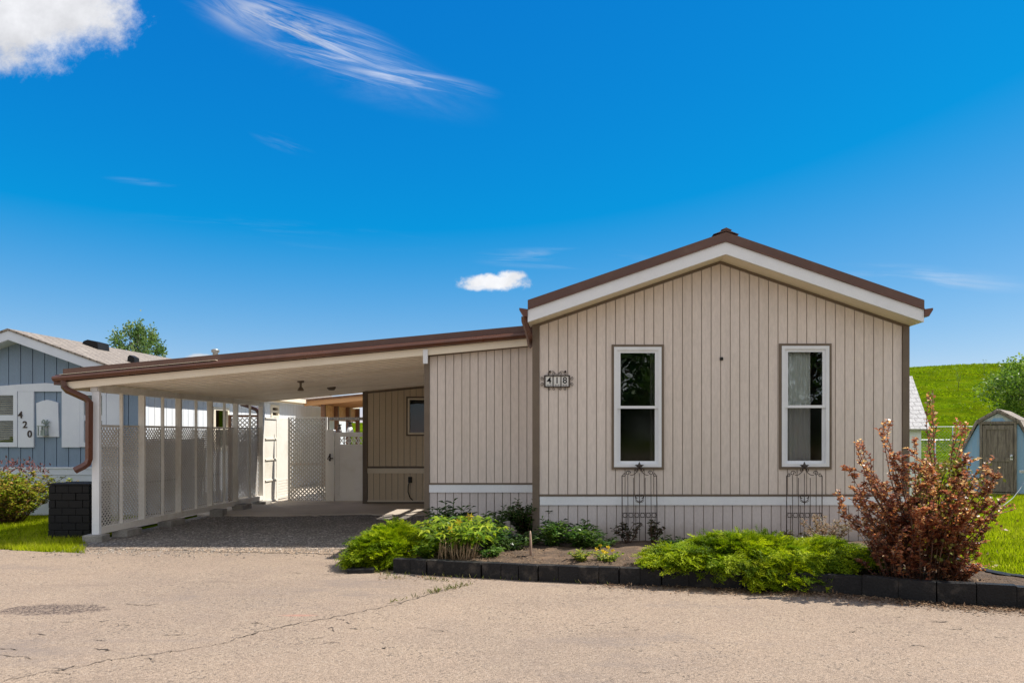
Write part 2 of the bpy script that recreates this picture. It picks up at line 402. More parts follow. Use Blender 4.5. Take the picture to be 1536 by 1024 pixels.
M['soil'] = pmat('garden_soil', (.075,.05,.033), (.12,.08,.05), 7, rough=.95, bump=1., bscale=30, fine=.35, fscale=90, bdist=.02, stain=(.22,.14,.085), sscale=3, samt=.7)
M['grass'] = leafmat('grass_blades', [(.16,.23,.003),(.27,.33,.004),(.36,.40,.006),(.45,.42,.06)], .6, .1, .5)

# ------------------------------------------------------------------ terrain
def terrain():
    xs = np.unique(np.concatenate([np.linspace(-700,-60,12), np.linspace(-60,110,70), np.linspace(110,800,12)]))
    ys = np.unique(np.concatenate([np.linspace(-300,-30,6), np.linspace(-30,32,10), np.linspace(32,140,60), np.linspace(140,900,8)]))
    X, Y = np.meshgrid(xs, ys); Z = hill_h(X, Y)-.012
    mb = MB(); nx = len(xs)
    mb.v = [tuple(p) for p in np.stack([X,Y,Z], -1).reshape(-1,3)]
    for j in range(len(ys)-1):
        for i in range(nx-1): mb.f.append((j*nx+i, j*nx+i+1, (j+1)*nx+i+1, (j+1)*nx+i)); mb.sm.append(True)
    kind(build('terrain', mb, M['lawn']), 'structure', 'green lawn rising to a smooth grassy hill behind the houses', 'ground')
terrain()
def flat(name, pts, z, mat, th=0):
    mb = MB()
    if th: mb.prism(pts, z-th, z, 'z')
    else: mb.add([(x,y,z) for x,y in pts], [tuple(range(len(pts)))])
    return build(name, mb, mat)
def wobble(pts, amp, step=.12):
    out = []
    for i in range(len(pts)-1):
        a, b = np.array(pts[i]), np.array(pts[i+1]); n = max(1, int(np.linalg.norm(b-a)/step))
        for k in range(n): out.append(tuple(a+(b-a)*k/n+rng.normal(0, amp, 2)))
    out.append(pts[-1]); return out
road_edge = [(60,5.2),(20,5.6),(5,6.15),(3.8,6.6),(1.0,7.6),(-1.9,8.3),(-2.3,9.95)]
road_left = wobble([(-6.6,9.95),(-6.45,9.6),(-6.2,9.38),(-7.0,9.55),(-7.9,9.8),(-11,10.0)], .025)
kind(flat('road', [(-60,-40),(60,-40)]+road_edge+road_left+[(-60,10.4)], 0, M['asphalt']), 'structure', 'pale worn tan asphalt road in the foreground', 'road')
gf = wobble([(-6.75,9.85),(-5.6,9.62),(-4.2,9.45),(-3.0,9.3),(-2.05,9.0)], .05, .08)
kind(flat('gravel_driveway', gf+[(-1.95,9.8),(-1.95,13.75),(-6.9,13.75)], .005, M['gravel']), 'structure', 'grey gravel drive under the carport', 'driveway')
sl = wobble([(-7.0,13.6),(-5.4,13.45),(-4.2,13.75),(-2.6,13.55)], .04, .1)
kind(flat('carport_slab', sl+[(-.7,13.6),(-.7,18.2),(-7.0,18.2)], .025, M['concrete'], .06), 'structure', 'concrete slab at the back of the carport', 'slab')

kind(flat('side_bounce_strip', [(-7.9,11.6),(-7.05,11.4),(-7.02,18.1),(-7.02,26),(-7.9,26)], .008, M['concrete']), 'structure', 'narrow pale strip added between carport and blue house to bounce neutral light', 'path')  # added pale ground, keeps the bounce on the side wall neutral
kind(flat('rear_bounce_sheet', [(-7.0,18.22),(-4.2,18.22),(-4.2,25),(-7.0,25)], .01, M['concrete']), 'structure', 'pale ground sheet added beyond the gate to bounce light', 'bounce ground')  # added pale sheet, bounces light towards the carport rear

# cracks in the road
def crack(pts, w, n=14, jag=.02):
    P = []
    for i in range(len(pts)-1):
        a, b = np.array(pts[i]), np.array(pts[i+1])
        for k in range(n): P.append(a+(b-a)*k/n+rng.normal(0, jag, 2))
    P.append(np.array(pts[-1])); v = []; f = []
    for i, p in enumerate(P):
        d = P[min(i+1,len(P)-1)]-P[max(i-1,0)]; d /= np.linalg.norm(d)+1e-9; s = np.array([-d[1], d[0]])
        ww = w*rng.uniform(.25,1.2)*min(1, .2+4*min(i, len(P)-1-i)/len(P)); v += [(*(p+s*ww),.004),(*(p-s*ww),.004)]
    for i in range(len(P)-1): f.append((2*i,2*i+1,2*i+3,2*i+2))
    mb.add(v, f)
def gxy(px, py): d = F*CH/(py-HY); return (ax(px,d), d)
mb = MB()
crack([gxy(-40,1030),gxy(70,1008),gxy(160,990),gxy(250,978),gxy(340,964)], .0045)
crack([gxy(330,967),gxy(375,952),gxy(430,938),gxy(520,922),gxy(600,905),gxy(660,886),gxy(705,876)], .0065)
for a in ([(0,982),(30,985),(55,987)],[(90,1003),(100,1005)],[(140,972),(160,974),(168,975)],[(215,987),(235,989)],[(0,972),(28,974)],[(175,936),(195,938)],[(240,953),(280,951)],[(185,905),(215,908),(240,906)],[(40,949),(70,952)],[(430,858),(455,860)],[(480,862),(530,861)]):
    crack([gxy(*q) for q in a], .007, 6, .012)
for k in range(17):
    px, py = rng.uniform(20,1480), rng.uniform(900,1015); n_ = rng.integers(1,4)
    for q in range(n_):
        ox, oy, L_ = rng.normal(0,14), rng.normal(0,4), rng.uniform(3,13); crack([gxy(px+ox,py+oy), gxy(px+ox+L_,py+oy+rng.normal(0,1.2)), gxy(px+ox+L_*2,py+oy+rng.normal(0,1.5))], rng.uniform(.003,.006), 4, .004)
kind(build('road_cracks', mb, M['crack']), 'structure', 'thin dark cracks running across the pale asphalt', 'road')

# ------------------------------------------------------------------ raised bed: path of the edging blocks
front = [(-2.0,8.1),(-1.55,7.95),(-.39,7.62),(.53,7.43),(2.22,7.09),(2.79,6.83),(3.25,6.59),(3.79,6.44),(4.6,6.22),(5.4,6.0)]
left = [(-2.08,9.75),(-2.14,9.0),(-2.12,8.35)]
backp = [(4.42,9.3),(4.10,8.5),(3.96,7.7),(4.0,7.2),(4.3,6.82),(4.85,6.52),(5.5,6.3)]
def along(path):
    P = [np.array(p) for p in path]; L = [0]
    for i in range(len(P)-1): L.append(L[-1]+np.linalg.norm(P[i+1]-P[i]))
    def f(s):
        s = min(max(s, 0), L[-1]-1e-6); i = max(k for k in range(len(L)-1) if L[k] <= s)
        t = (s-L[i])/(L[i+1]-L[i]); return P[i]+(P[i+1]-P[i])*t
    return f, L[-1]
def soil():
    mb = MB(); ff, FL = along(front); bf, BL = along([(-2.05,9.72),(-.6,9.72),(4.2,9.72),(4.05,8.5),(3.96,7.7),(4.05,7.1),(4.4,6.75),(4.9,6.42),(5.4,6.2)])
    n, m_ = 90, 26
    for i in range(n+1):
        a = ff(FL*i/n)+np.array([.03,.09]); 
        b = bf(BL*(i/n)**1.0)
        for j in range(m_+1):
            p = a+(b-a)*j/m_; z = .105+.05*math.sin(math.pi*j/m_)+rng.normal(0,.008)
            mb.v.append((p[0],p[1],z))
    for i in range(n):
        for j in range(m_): mb.f.append((i*(m_+1)+j,(i+1)*(m_+1)+j,(i+1)*(m_+1)+j+1,i*(m_+1)+j+1)); mb.sm.append(True)
    kind(build('garden_soil', mb, M['soil']), 'structure', 'raised bed of brown soil and bark in front of the house', 'soil')
soil()
def edging(path, sizes, h, z0=0.0, skip=0):
    f, L = along(path); s = skip; out = []; k = 0
    while s < L-.1:
        w = sizes(s); a, b = f(s+.002), f(min(L, s+w-.002)); s += w
        c = (a+b)/2; d = b-a; ang = math.atan2(d[1], d[0])+rng.normal(0,.035)
        hh = h*rng.uniform(.97,1.03)*((.84+.25*s/L) if h > .18 else 1); wl = np.linalg.norm(d)/2; dep = rng.uniform(.09,.105)
        mb = MB(); mb.box(-wl, wl, -dep/2, dep/2, -.02, hh)
        # rough split face: push the front edge about
        o = build('edging_block', mb, M['block'], local=True, bevel=.004)
        o.location = (c[0]+rng.normal(0,.004), c[1]+rng.normal(0,.006), z0); o.rotation_euler = (rng.normal(0,.02), rng.normal(0,.012), ang)
        out.append(o); k += 1
    return out
ORD = 'first second third fourth fifth sixth seventh eighth ninth tenth eleventh twelfth thirteenth fourteenth fifteenth sixteenth seventeenth eighteenth nineteenth twentieth twenty-first twenty-second twenty-third twenty-fourth twenty-fifth twenty-sixth twenty-seventh twenty-eighth twenty-ninth thirtieth thirty-first thirty-second thirty-third thirty-fourth thirty-fifth thirty-sixth thirty-seventh'.split()
fb = edging(front, lambda s: .208 if s < 2.9 else (.26 if s < 4.4 else .31), .185)
for i, o in enumerate(fb): tag(o, 'black painted edging block, %s of the road-side row counted from its driveway corner' % ORD[i], 'edging block', 'edging blocks along the road side of the bed')
lb = edging(left, lambda s: .22, .17)
for i, o in enumerate(lb): tag(o, 'black edging block beside the left juniper, %s out from the house' % ORD[i], 'edging block', 'edging blocks on the driveway side of the bed')
bb = edging(backp, lambda s: .26, .17)
for i, o in enumerate(bb): tag(o, 'black edging block between lawn and reddish shrub, %s out from the house corner' % ORD[i], 'edging block', 'edging blocks on the lawn side of the bed')
mb = MB(); mb.box(-.14,.14,-.07,.07,-.02,.05)
o = build('edging_block', mb, M['block'], local=True, bevel=.012); o.location = (-2.36,8.08,.0); o.rotation_euler = (0,0,.1)
tag(o, 'low dark paving block lying flat on the asphalt under the left juniper', 'edging block')

# ------------------------------------------------------------------ mobile home 418
D = 9.74; S = F/D
def hx(px): return ax(px, D)
def hz(py): return az(py, D)
XL, XR = hx(800), hx(1362); XC = 1.835; SL = .343
RT = 4.02
YB = 24.0
wtop = lambda x: RT-.275-SL*abs(x-XC)
home = thing('mobile_home', 'beige grooved-siding mobile home with brown metal gable roof, two tall front windows', 'house', (XC, D, 0))
W1 = (hx(921), hx(992), hz(700), hz(520.5)); W2 = (hx(1172), hx(1243), hz(699.5), hz(519))
mb = MB()
be = [(XL, XR)]
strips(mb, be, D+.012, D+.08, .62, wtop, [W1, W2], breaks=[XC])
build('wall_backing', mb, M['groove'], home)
mb = MB()
strips(mb, planks(XL+.075, XR-.075, .1262, .011), D, D+.011, hz(741.5), wtop, [W1, W2], breaks=[XC])
build('siding', mb, M['siding'], home)
mb = MB()
mb.box(XL, XL+.05, D+.08, YB, 0, 3.05); mb.box(XR-.05, XR, D+.08, YB, 0, 3.05); mb.box(XL+.05, XR-.05, YB-.05, YB, 0, 3.05)
mb.prism([(XL+.05,3.05),(XR-.05,3.05),(XC,3.05+.343*2.4)], YB-.05, YB)
build('rear_wall', mb, M['siding'], home)
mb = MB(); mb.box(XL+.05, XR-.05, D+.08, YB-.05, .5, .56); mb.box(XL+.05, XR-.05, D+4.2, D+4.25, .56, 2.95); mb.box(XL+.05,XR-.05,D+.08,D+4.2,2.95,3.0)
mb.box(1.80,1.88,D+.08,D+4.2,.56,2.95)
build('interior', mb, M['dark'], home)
mb = MB(); strips(mb, planks(XL+.075, XR-.02, .1262, .010), D-.006, D+.008, .02, lambda x: hz(757))
build('skirting', mb, M['skirt'], home)
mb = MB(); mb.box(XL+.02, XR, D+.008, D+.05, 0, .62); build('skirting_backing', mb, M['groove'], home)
mb = MB(); mb.box(XL+.085, XR-.01, D-.022, D-.002, hz(757), hz(744)); build('white_belt', mb, M['white'], home)
mb = MB(); mb.box(XL+.085, XR-.01, D-.028, D-.001, hz(743.8), hz(740.8)); build('belt_drip_cap', mb, M['brown'], home)
for (a, b) in ((XL-.012, XL+.078), (XR-.075, XR+.012)):
    mb = MB(); mb.box(a, b, D-.02, D+.09, .0, wtop((a+b)/2)); build('corner_trim', mb, M['brown'], home)
# gable trim under the soffit
for s in (-1, 1):
    xe = XL if s < 0 else XR
    mb = MB(); mb.prism([(XC,wtop(XC)),(xe,wtop(xe)),(xe,wtop(xe)-.035),(XC,wtop(XC)-.035)], D-.016, D-.002); build('gable_trim', mb, M['brown'], home)
# roof
RXL, RXR = -.626-.02, 4.296+.02; RF = 9.35
def rz(x): return RT-SL*abs(x-XC)
for (a, s) in ((RXL, -1), (RXR, 1)):
    mb = MB(); mb.prism([(XC,RT),(a,rz(a)),(a,rz(a)-.105),(XC,RT-.105)], RF-.012, YB+.2)
    n = 0
    u = RF+.15
    while u < YB:   # low standing ribs running down the slope
        mb.prism([(XC,RT+.018),(a,rz(a)+.018),(a,rz(a)-.002),(XC,RT-.002)], u, u+.03); u += .3
    build('roof', mb, M['roofm'], home)
    mb = MB(); mb.prism([(XC,RT-.106),(a,rz(a)-.106),(a,rz(a)-.12),(XC,RT-.12)], RF-.026, RF+.02); build('drip_edge', mb, M['gutter'], home)
    mb = MB(); e = a+s*-.0
    mb.prism([(XC,RT-.122),(e,rz(e)-.122),(e,rz(e)-.275),(XC,RT-.275)], RF, RF+.03); build('rake_board', mb, M['white'], home)
    mb = MB(); mb.prism([(XC,RT-.245),(a,rz(a)-.245),(a,rz(a)-.272),(XC,RT-.272)], RF+.03, D+.1); build('soffit', mb, M['cream'], home)
    mb = MB(); x1 = a+s*.105
    mb.prism([(a+s*.003,rz(a)-.115),(x1,rz(a)-.10),(x1,rz(a)-.125),(a+s*.055,rz(a)-.205),(a+s*.003,rz(a)-.205)], RF-.02, YB+.1)
    build('gutter', mb, M['gutter'], home)
mb = MB(); mb.prism([(XC-.16,RT-.03),(XC,RT+.03),(XC+.16,RT-.03),(XC,RT+.008)], RF-.02, YB+.2)
mb.prism([(XC-.06,RT+.025),(XC,RT+.05),(XC+.07,RT+.02),(XC,RT+.02)], RF-.03, RF+.05); build('ridge_cap', mb, M['roofm'], home)
mb = MB(); mb.tube([(XL-.09,RF+.03,rz(RXL)-.20),(XL-.09,RF+.04,rz(RXL)-.26),(XL-.05,RF+.3,rz(RXL)-.42),(XL-.05,D+.2,rz(RXL)-.5)], .04, 4, sq=True); build('downspout', mb, M['gutter'], home)
# cable hole
mb = MB(); mb.lathe((hx(1082), D-.01, hz(538)), [(.02,-.02),(.024,0),(.02,.02)], 8); build('cable_hole', mb, M['rubber'], home)
# windows
def window(parent, W, y, trim, trimw, frame, fw, rail_z, gmats, fmat, tmat, trim_bottom=True, meet=.035, screen=False):
    x0, x1, z0, z1 = W
    wf = None
    mb = MB(); f = y-.03; b = y+.06
    mb.box(x0,x0+fw,f,b,z0,z1); mb.box(x1-fw,x1,f,b,z0,z1); mb.box(x0+fw,x1-fw,f,b,z1-fw,z1); mb.box(x0+fw,x1-fw,f,b,z0,z0+fw)
    wf = build('window', mb, fmat, parent)
    mb = MB(); t = trimw; f = y-.022; b = y+.002
    mb.box(x0-t,x0-.001,f,b,z0-t,z1+t); mb.box(x1+.001,x1+t,f,b,z0-t,z1+t); mb.box(x0-.001,x1+.001,f,b,z1+.001,z1+t); mb.box(x0-.001,x1+.001,f,b,z0-t,z0-.001)
    build('casing', mb, tmat, wf)
    sw = .042; ins = fw*.0
    a, c = x0+fw, x1-fw
    for k, (u0, u1, dy) in enumerate(((rail_z-meet/2, z1-fw, .0), (z0+fw, rail_z+meet/2, .022))):
        mb = MB(); f = y-.012+dy; b = f+.02
        mb.box(a,a+sw,f,b,u0,u1); mb.box(c-sw,c,f,b,u0,u1); mb.box(a+sw,c-sw,f,b,u1-meet,u1); mb.box(a+sw,c-sw,f,b,u0,u0+meet)
        build('sash', mb, fmat, wf)
        mb = MB(); mb.box(a+sw-.004,c-sw+.004,f+.009,f+.013,u0+meet-.004,u1-meet+.004); build('pane', mb, gmats[k], wf)
    return wf
w1 = window(home, W1, D, True, .032, True, .042, hz(610.5), (M['glass'], M['insect']), M['white'], M['brown'])
w2 = window(home, W2, D, True, .032, True, .042, hz(609.5), (M['glass'], M['insect']), M['white'], M['brown'])
def curtain(parent, x0, x1, y, z0, z1, waves, amp, mat, pull=0):
    mb = MB(); n = waves*8; v = []; f = []
    for j in range(9):
        t = j/8
        for i in range(n+1):
            u = i/n; xx = x0+(x1-x0)*u*(1-pull*math.sin(math.pi*t*.5)*.4); v.append((xx, y+amp*math.sin(u*waves*2*math.pi+.4*math.sin(t*3)), z1+(z0-z1)*t))
    for j in range(8):
        for i in range(n): f.append((j*(n+1)+i, (j+1)*(n+1)+i, (j+1)*(n+1)+i+1, j*(n+1)+i+1))
    mb.add(v, f, True); o = build('curtain', mb, mat, parent)
    s = o.modifiers.new('s', 'SOLIDIFY'); s.thickness = .003
    return o
curtain(w2, W2[0]+.02, W2[0]+.415, D+.11, W2[2]-.05, W2[3]+.02, 6, .022, M['curtain'])
curtain(w1, W1[1]-.13, W1[1]-.02, D+.16, W1[2]-.05, W1[3]+.02, 3, .02, pmat('dim_curtain', (.16,.15,.13), rough=.9))

# address plaque
sg = thing('address_sign', 'black iron address plaque with white tiles reading 418 on the beige wall', 'address sign', (hx(835.5), D, hz(572)))
x0, x1, z0, z1 = hx(816.4), hx(854.8), hz(580.9), hz(562.7)
mb = MB(); f, b = D-.03, D-.002
mb.box(x0,x1,f,b,z1-.014,z1); mb.box(x0,x1,f,b,z0,z0+.014); mb.box(x0,x0+.013,f,b,z0+.014,z1-.014); mb.box(x1-.013,x1,f,b,z0+.014,z1-.014)
tw = (x1-x0-.026)/3
for k in (1,2): mb.box(x0+.013+tw*k-.006, x0+.013+tw*k+.006, f, b, z0+.014, z1-.014)
build('frame', mb, M['iron'], sg)
def scroll(mb, c, r, a0, turns, y, rr, flip=1, n=26, shrink=.25):
    P = []
    for i in range(n+1):
        t = i/n; a = a0+flip*turns*2*math.pi*t; q = r*(1-(1-shrink)*t); P.append((c[0]+q*math.cos(a), y, c[1]+q*math.sin(a)))
    mb.tube(P, rr, 6); return mb
for k, ch in enumerate('418'):
    mb = MB(); u = x0+.013+tw*k
    mb.box(u+.006, u+tw-.006, D-.018, D-.006, z0+.014, z1-.014); t = build('tile', mb, M['tile'], sg)
    mb = MB(); mb.text(ch, (u+tw/2, D-.0195, (z0+z1)/2+.008), .118, .004); build('digit', mb, M['black'], t)
    mb = MB()
    for q in (-1, 1): scroll(mb, (u+tw/2+q*.016, z0+.026), .011, 0 if q > 0 else math.pi, 1., D-.0205, .002, q)
    build('flourish', mb, M['iron'], t)
def sc1(*a): 
    mb = MB(); scroll(mb, *a); build('scroll', mb, M['iron'], sg)
for q in (-1, 1):
    xe = x0 if q < 0 else x1
    sc1((xe+q*.022,(z0+z1)/2+.036), .024, math.pi/2, 1.2, D-.014, .003, -q); sc1((xe+q*.022,(z0+z1)/2-.036), .024, -math.pi/2, 1.2, D-.014, .003, q)
    for j in (.04,.1):
        sc1(((x0+x1)/2+q*j, z1+.022), .022, -math.pi/2, 1.1, D-.014, .003, q); sc1(((x0+x1)/2+q*j, z0-.02), .02, math.pi/2, 1.1, D-.014, .003, -q)
mb = MB(); xm = (x0+x1)/2
mb.tube([(xm-.1,D-.014,z1+.045),(xm-.05,D-.014,z1+.052),(xm,D-.014,z1+.002),(xm+.05,D-.014,z1+.052),(xm+.1,D-.014,z1+.045)], .003, 6); build('top_bar', mb, M['iron'], sg)

for px in (825, 848):
    mb = MB(); mb.lathe((hx(px), D-.012, hz(557.2)), [(.004,-.016),(.013,-.008),(.014,0),(.010,.01),(.003,.014)], 10); build('hanger_knob', mb, M['iron'], sg)

# trellises
def trellis(loc, label):
    t = thing('garden_trellis', label, 'trellis', (0,0,0), 0, 'iron trellises under the front windows')
    w = .225; H = .81; ho = -.155; ro = -.145
    for i in range(7):
        x = -w+2*w*i/6; top = H if i in (0,6) else (H+.0 if i in (1,5) else H-.03 if i in (2,4) else H+.03)
        r = .0062 if i in (0,6) else .0042
        mb = MB(); mb.tube([(x,0,-.05),(x,0,top)], r, 6); build('rod', mb, M['iron'], t, local=True)
    for q in (-1, 1):
        mb = MB()
        P = [(q*.012,-.004,H+.075)]+[(q*(.02+.1*s), -.004, H+.06-.055*math.sin(s*math.pi*.62)) for s in np.linspace(.1,1,8)]
        mb.tube(P, .005, 6); scroll(mb, (q*.147, H+.03), .034, math.pi if q > 0 else 0, 1.25, -.004, .0052, -q)
        scroll(mb, (q*.203, H+.005), .024, math.pi/2, 1.2, -.004, .005, q); scroll(mb, (q*.035, H+.075), .022, -math.pi/2, 1., -.004, .005, q)
        build('top_scroll', mb, M['iron'], t, local=True)
    mb = MB(); pts = []
    for i in range(10):
        a = math.pi/2+i*math.pi/5; r = .062 if i % 2 == 0 else .028; pts.append((r*math.cos(a), H+.118+r*math.sin(a)))
    k = 10; v = [(p[0],-.014,p[1]) for p in pts]+[(p[0],.006,p[1]) for p in pts]+[(0,-.032,H+.118),(0,.022,H+.118)]
    fs = [(i,(i+1)%k,20) for i in range(k)]+[((i+1)%k+10,i+10,21) for i in range(k)]+[(i,i+10,(i+1)%k+10,(i+1)%k) for i in range(k)]
    mb.add(v, fs); build('star', mb, M['iron'], t, local=True)
    mb = MB()
    for q in (-1, 1):
        scroll(mb, (q*.028, .70+ho), .028, -math.pi/2, .9, -.008, .0055, q); mb.tube([(q*.056,-.008,.70+ho),(q*.045,-.008,.655+ho),(0,-.008,.61+ho)], .005, 6)
        mb.tube([(0,-.008,.64+ho),(q*.03,-.008,.62+ho),(q*.055,-.008,.645+ho)], .004, 6)
    mb.tube([(0,-.008,.59+ho),(0,-.008,.73+ho)], .004, 6); build('heart_ornament', mb, M['iron'], t, local=True)
    mb = MB()
    for i in range(6):
        x = -w+w/6+2*w*i/6; scroll(mb, (x,.445+ro), .027, 0, 1, -.006, .0035, 1, 14, 1.)
    mb.tube([(-w,-.006,.474+ro),(w,-.006,.474+ro)], .004, 6); mb.tube([(-w,-.006,.416+ro),(w,-.006,.416+ro)], .003, 6); build('ring_band', mb, M['iron'], t, local=True)
    t.location = loc
    return t
t1 = trellis((ax(959.5, 9.62), 9.62, .15), 'black iron trellis with star top under the left, uncurtained front window')
t1.rotation_euler = (R(-2.5), 0, R(2))
t2 = dup(t1, (ax(1206.5, 9.62), 9.62, .15), 'black iron trellis with star top under the front window with pale curtain', R(-3))
# ------------------------------------------------------------------ entry addition beside the home
DA = 10.38
AX0, AX1 = ax(637.5, DA), XL-.015
cz = lambda x: 2.19+.094*(x+6.68)          # underside of the carport roof
ad = thing('entry_addition', 'beige grooved-siding addition between the carport opening and the gabled home', 'house addition', ((AX0+AX1)/2, DA, 0))
AB = 12.9
atop = lambda x: cz(x)+.06
mb = MB(); strips(mb, planks(AX0+.06, AX1, .1115, .010), DA, DA+.011, az(725, DA), atop); build('siding', mb, M['siding'], ad)
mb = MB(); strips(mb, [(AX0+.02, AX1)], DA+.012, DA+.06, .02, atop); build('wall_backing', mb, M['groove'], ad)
mb = MB(); strips(mb, planks(AX0+.06, AX1, .1115, .010), DA-.006, DA+.008, .02, lambda x: az(737.5, DA)); build('skirting', mb, M['skirt'], ad)
mb = MB(); mb.box(AX0+.062, AX1, DA-.022, DA-.002, az(738, DA), az(726.5, DA)); build('white_belt', mb, M['white'], ad)
mb = MB(); mb.box(AX0+.062, AX1, DA-.028, DA-.001, az(726.3, DA), az(723.8, DA)); build('belt_drip_cap', mb, M['brown'], ad)
mb = MB(); mb.box(AX0-.008, AX0+.062, DA-.02, DA+.075, 0, cz(AX0)-.005); build('corner_trim', mb, M['brown'], ad)
mb = MB(); mb.prism([(AX0+.064,cz(AX0)-.01),(AX1,cz(AX1)-.01),(AX1,cz(AX1)-.05),(AX0+.064,cz(AX0)-.05)], DA-.018, DA-.001); build('head_trim', mb, M['brown'], ad)
mb = MB(); mb.box(AX0+.005, AX0+.05, DA+.076, AB, 0, cz(AX0)-.01); mb.box(AX0+.05, AX1, AB-.05, AB, 0, cz(AX0)-.01); build('rear_wall', mb, M['siding'], ad)

# ------------------------------------------------------------------ storage room at the back
DS = 15.7
SX0, SX1 = ax(545, DS), -.62
sr = thing('storage_room', 'taupe storage room with small window at the back of the carport', 'outbuilding', ((SX0+SX1)/2, DS, 0))
WS = (ax(612, DS), ax(612, DS)+.75, az(651, DS), az(597, DS))
stop = lambda x: cz(x)-.0
M['taupe'] = pmat('tan_siding', (.66,.545,.385), (.61,.50,.35), 1.5, (1,1,.25), .55, .12, 25, fine=.05, stain=(.48,.38,.27), samt=.35)
mb = MB(); strips(mb, planks(SX0+.09, SX1, .1262, .011), DS, DS+.011, az(702, DS), stop, [WS]); build('siding', mb, M['taupe'], sr)
mb = MB(); strips(mb, planks(SX0+.09, SX1, .1262, .011), DS, DS+.011, az(751, DS), lambda x: az(709, DS)); build('lower_siding', mb, M['taupe'], sr)
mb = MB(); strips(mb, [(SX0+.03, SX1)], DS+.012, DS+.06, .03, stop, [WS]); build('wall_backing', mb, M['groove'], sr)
mb = MB(); mb.box(SX0+.09, SX1, DS-.02, DS+.01, az(709.3, DS), az(702, DS)); build('white_belt', mb, M['cream'], sr)
mb = MB(); mb.box(SX0+.09, SX1, DS-.028, DS-.001, az(701.8, DS), az(699, DS)); build('belt_drip_cap', mb, M['brown'], sr)
mb = MB(); mb.box(SX0-.01, SX0+.088, DS-.02, DS+.09, .03, cz(SX0)-.01); build('corner_trim', mb, M['brown'], sr)
mb = MB(); mb.box(SX0+.09, SX1, DS-.022, DS-.002, .026, az(752, DS)); build('base_trim', mb, M['brown'], sr)
mb = MB(); mb.box(SX0+.09, SX1, DS-.03, DS+.001, az(752.0, DS)+.002, az(750, DS)); build('base_ledge', mb, M['cream'], sr)
mb = MB(); mb.prism([(SX0+.09,cz(SX0)-.012),(SX1,cz(SX1)-.012),(SX1,cz(SX1)-.05),(SX0+.09,cz(SX0)-.05)], DS-.018, DS-.001); build('head_trim', mb, M['brown'], sr)
mb = MB(); mb.box(SX0, SX0+.05, DS+.09, 19.3, 0, 2.35); mb.box(SX0+.05, SX1, 19.25, 19.3, 0, 2.35); mb.prism([(SX0-.15,cz(SX0-.15)+.03),(SX1,cz(SX1)+.03),(SX1,cz(SX1)+.1),(SX0-.15,cz(SX0-.15)+.1)], DS+.16, 19.4); mb.prism([(SX0+.05,2.36),(SX1,2.36),(SX1,cz(SX1)+.028),(SX0+.05,cz(SX0+.05)+.028)], 19.25, 19.3); mb.prism([(SX0,2.36),(SX0+.05,2.36),(SX0+.05,cz(SX0)+.028),(SX0,cz(SX0)+.028)], DS+.165, 19.249); mb.box(SX0+.05, SX1, DS+1.6, DS+1.65, 0.3, 2.5); build('room_shell', mb, M['siding'], sr)
mb = MB(); mb.box(SX0+.06, SX1, DS+.5, DS+.55, .1, 2.6); mb.box(SX0+.06,SX1,DS+.07,DS+.55,2.3,2.33); build('interior', mb, M['dark'], sr)
window(sr, WS, DS, True, .03, True, .03, (WS[2]+WS[3])/2-.9, (M['glass'], M['glass']), M['cream'], M['brown']) if False else None
mb = MB(); x0,x1,z0,z1 = WS; f, b = DS-.02, DS+.05
mb.box(x0,x0+.035,f,b,z0,z1); mb.box(x1-.035,x1,f,b,z0,z1); mb.box(x0+.035,x1-.035,f,b,z1-.035,z1); mb.box(x0+.035,x1-.035,f,b,z0,z0+.035)
wf = build('window', mb, M['cream'], sr)
mb = MB(); mb.box(x0-.035,x0-.001,f+.004,DS-.001,z0-.035,z1+.035); mb.box(x0-.001,x1,f+.004,DS-.001,z1+.001,z1+.035); mb.box(x0-.001,x1,f+.004,DS-.001,z0-.035,z0-.001); build('casing', mb, M['brown'], wf)
mb = MB(); mb.box(x0+.03,x1-.03,DS+.01,DS+.015,z0+.03,z1-.03); build('pane', mb, M['glass_dim'], wf)
mb = MB(); ox, oz = ax(615.5, DS), az(719, DS); mb.box(ox-.035, ox+.035, DS-.05, DS-.001, oz-.06, oz+.06); mb.box(ox-.03,ox+.03,DS-.075,DS-.05,oz-.045,oz+.03); ou = build('outlet_box', mb, M['rubber'], sr)
mb = MB(); mb.tube([(ox,DS-.065,oz-.03),(ox-.03,DS-.07,oz-.12),(ox-.035,DS-.06,oz-.25),(ox-.0,DS-.05,oz-.37),(ox+.06,DS-.045,oz-.43)], .011, 6); build('power_cord', mb, M['rubber'], ou)

# ------------------------------------------------------------------ carport
cp = thing('carport', 'open carport with sloping cream ceiling, brown roof edge and lattice side', 'carport', (-4, 10.4, 0))
CF, CB = 10.22, 15.84       # front and back edge of the roof
CXL = ax(88, CF); CXR = XL-.02
th = .19
def slab(mb, x0, x1, y0, y1, z0, z1): mb.prism([(x0,cz(x0)+z0),(x1,cz(x1)+z0),(x1,cz(x1)+z1),(x0,cz(x0)+z1)], y0, y1)
HX0, HX1, HY0, HY1 = -1.58, CXR-.1, 13.45, 14.95
mb = MB()
for (x0, x1, y0, y1) in ((CXL, HX0, CF+.1, CB), (HX0, CXR, CF+.1, HY0), (HX0, CXR, HY1, CB), (HX1, CXR, HY0, HY1)):
    slab(mb, x0, x1, y0, y1, .045, th)
build('roof', mb, M['roofm'], cp)
mb = MB(); y = CF+.16; k = 0
while y < CB-.05:      # pans of the metal ceiling with small ribs
    for (x0, x1) in (((CXL+.05, HX0),) if HY0-.3 < y < HY1 else ((CXL+.05, CXR),)):
        slab(mb, x0, x1, y, min(y+.198, CB-.01), .012, .04); slab(mb, x0, x1, y+.198, min(y+.204, CB-.01), -.002, .04)
    y += .204
build('ceiling', mb, M['ceil'], cp)
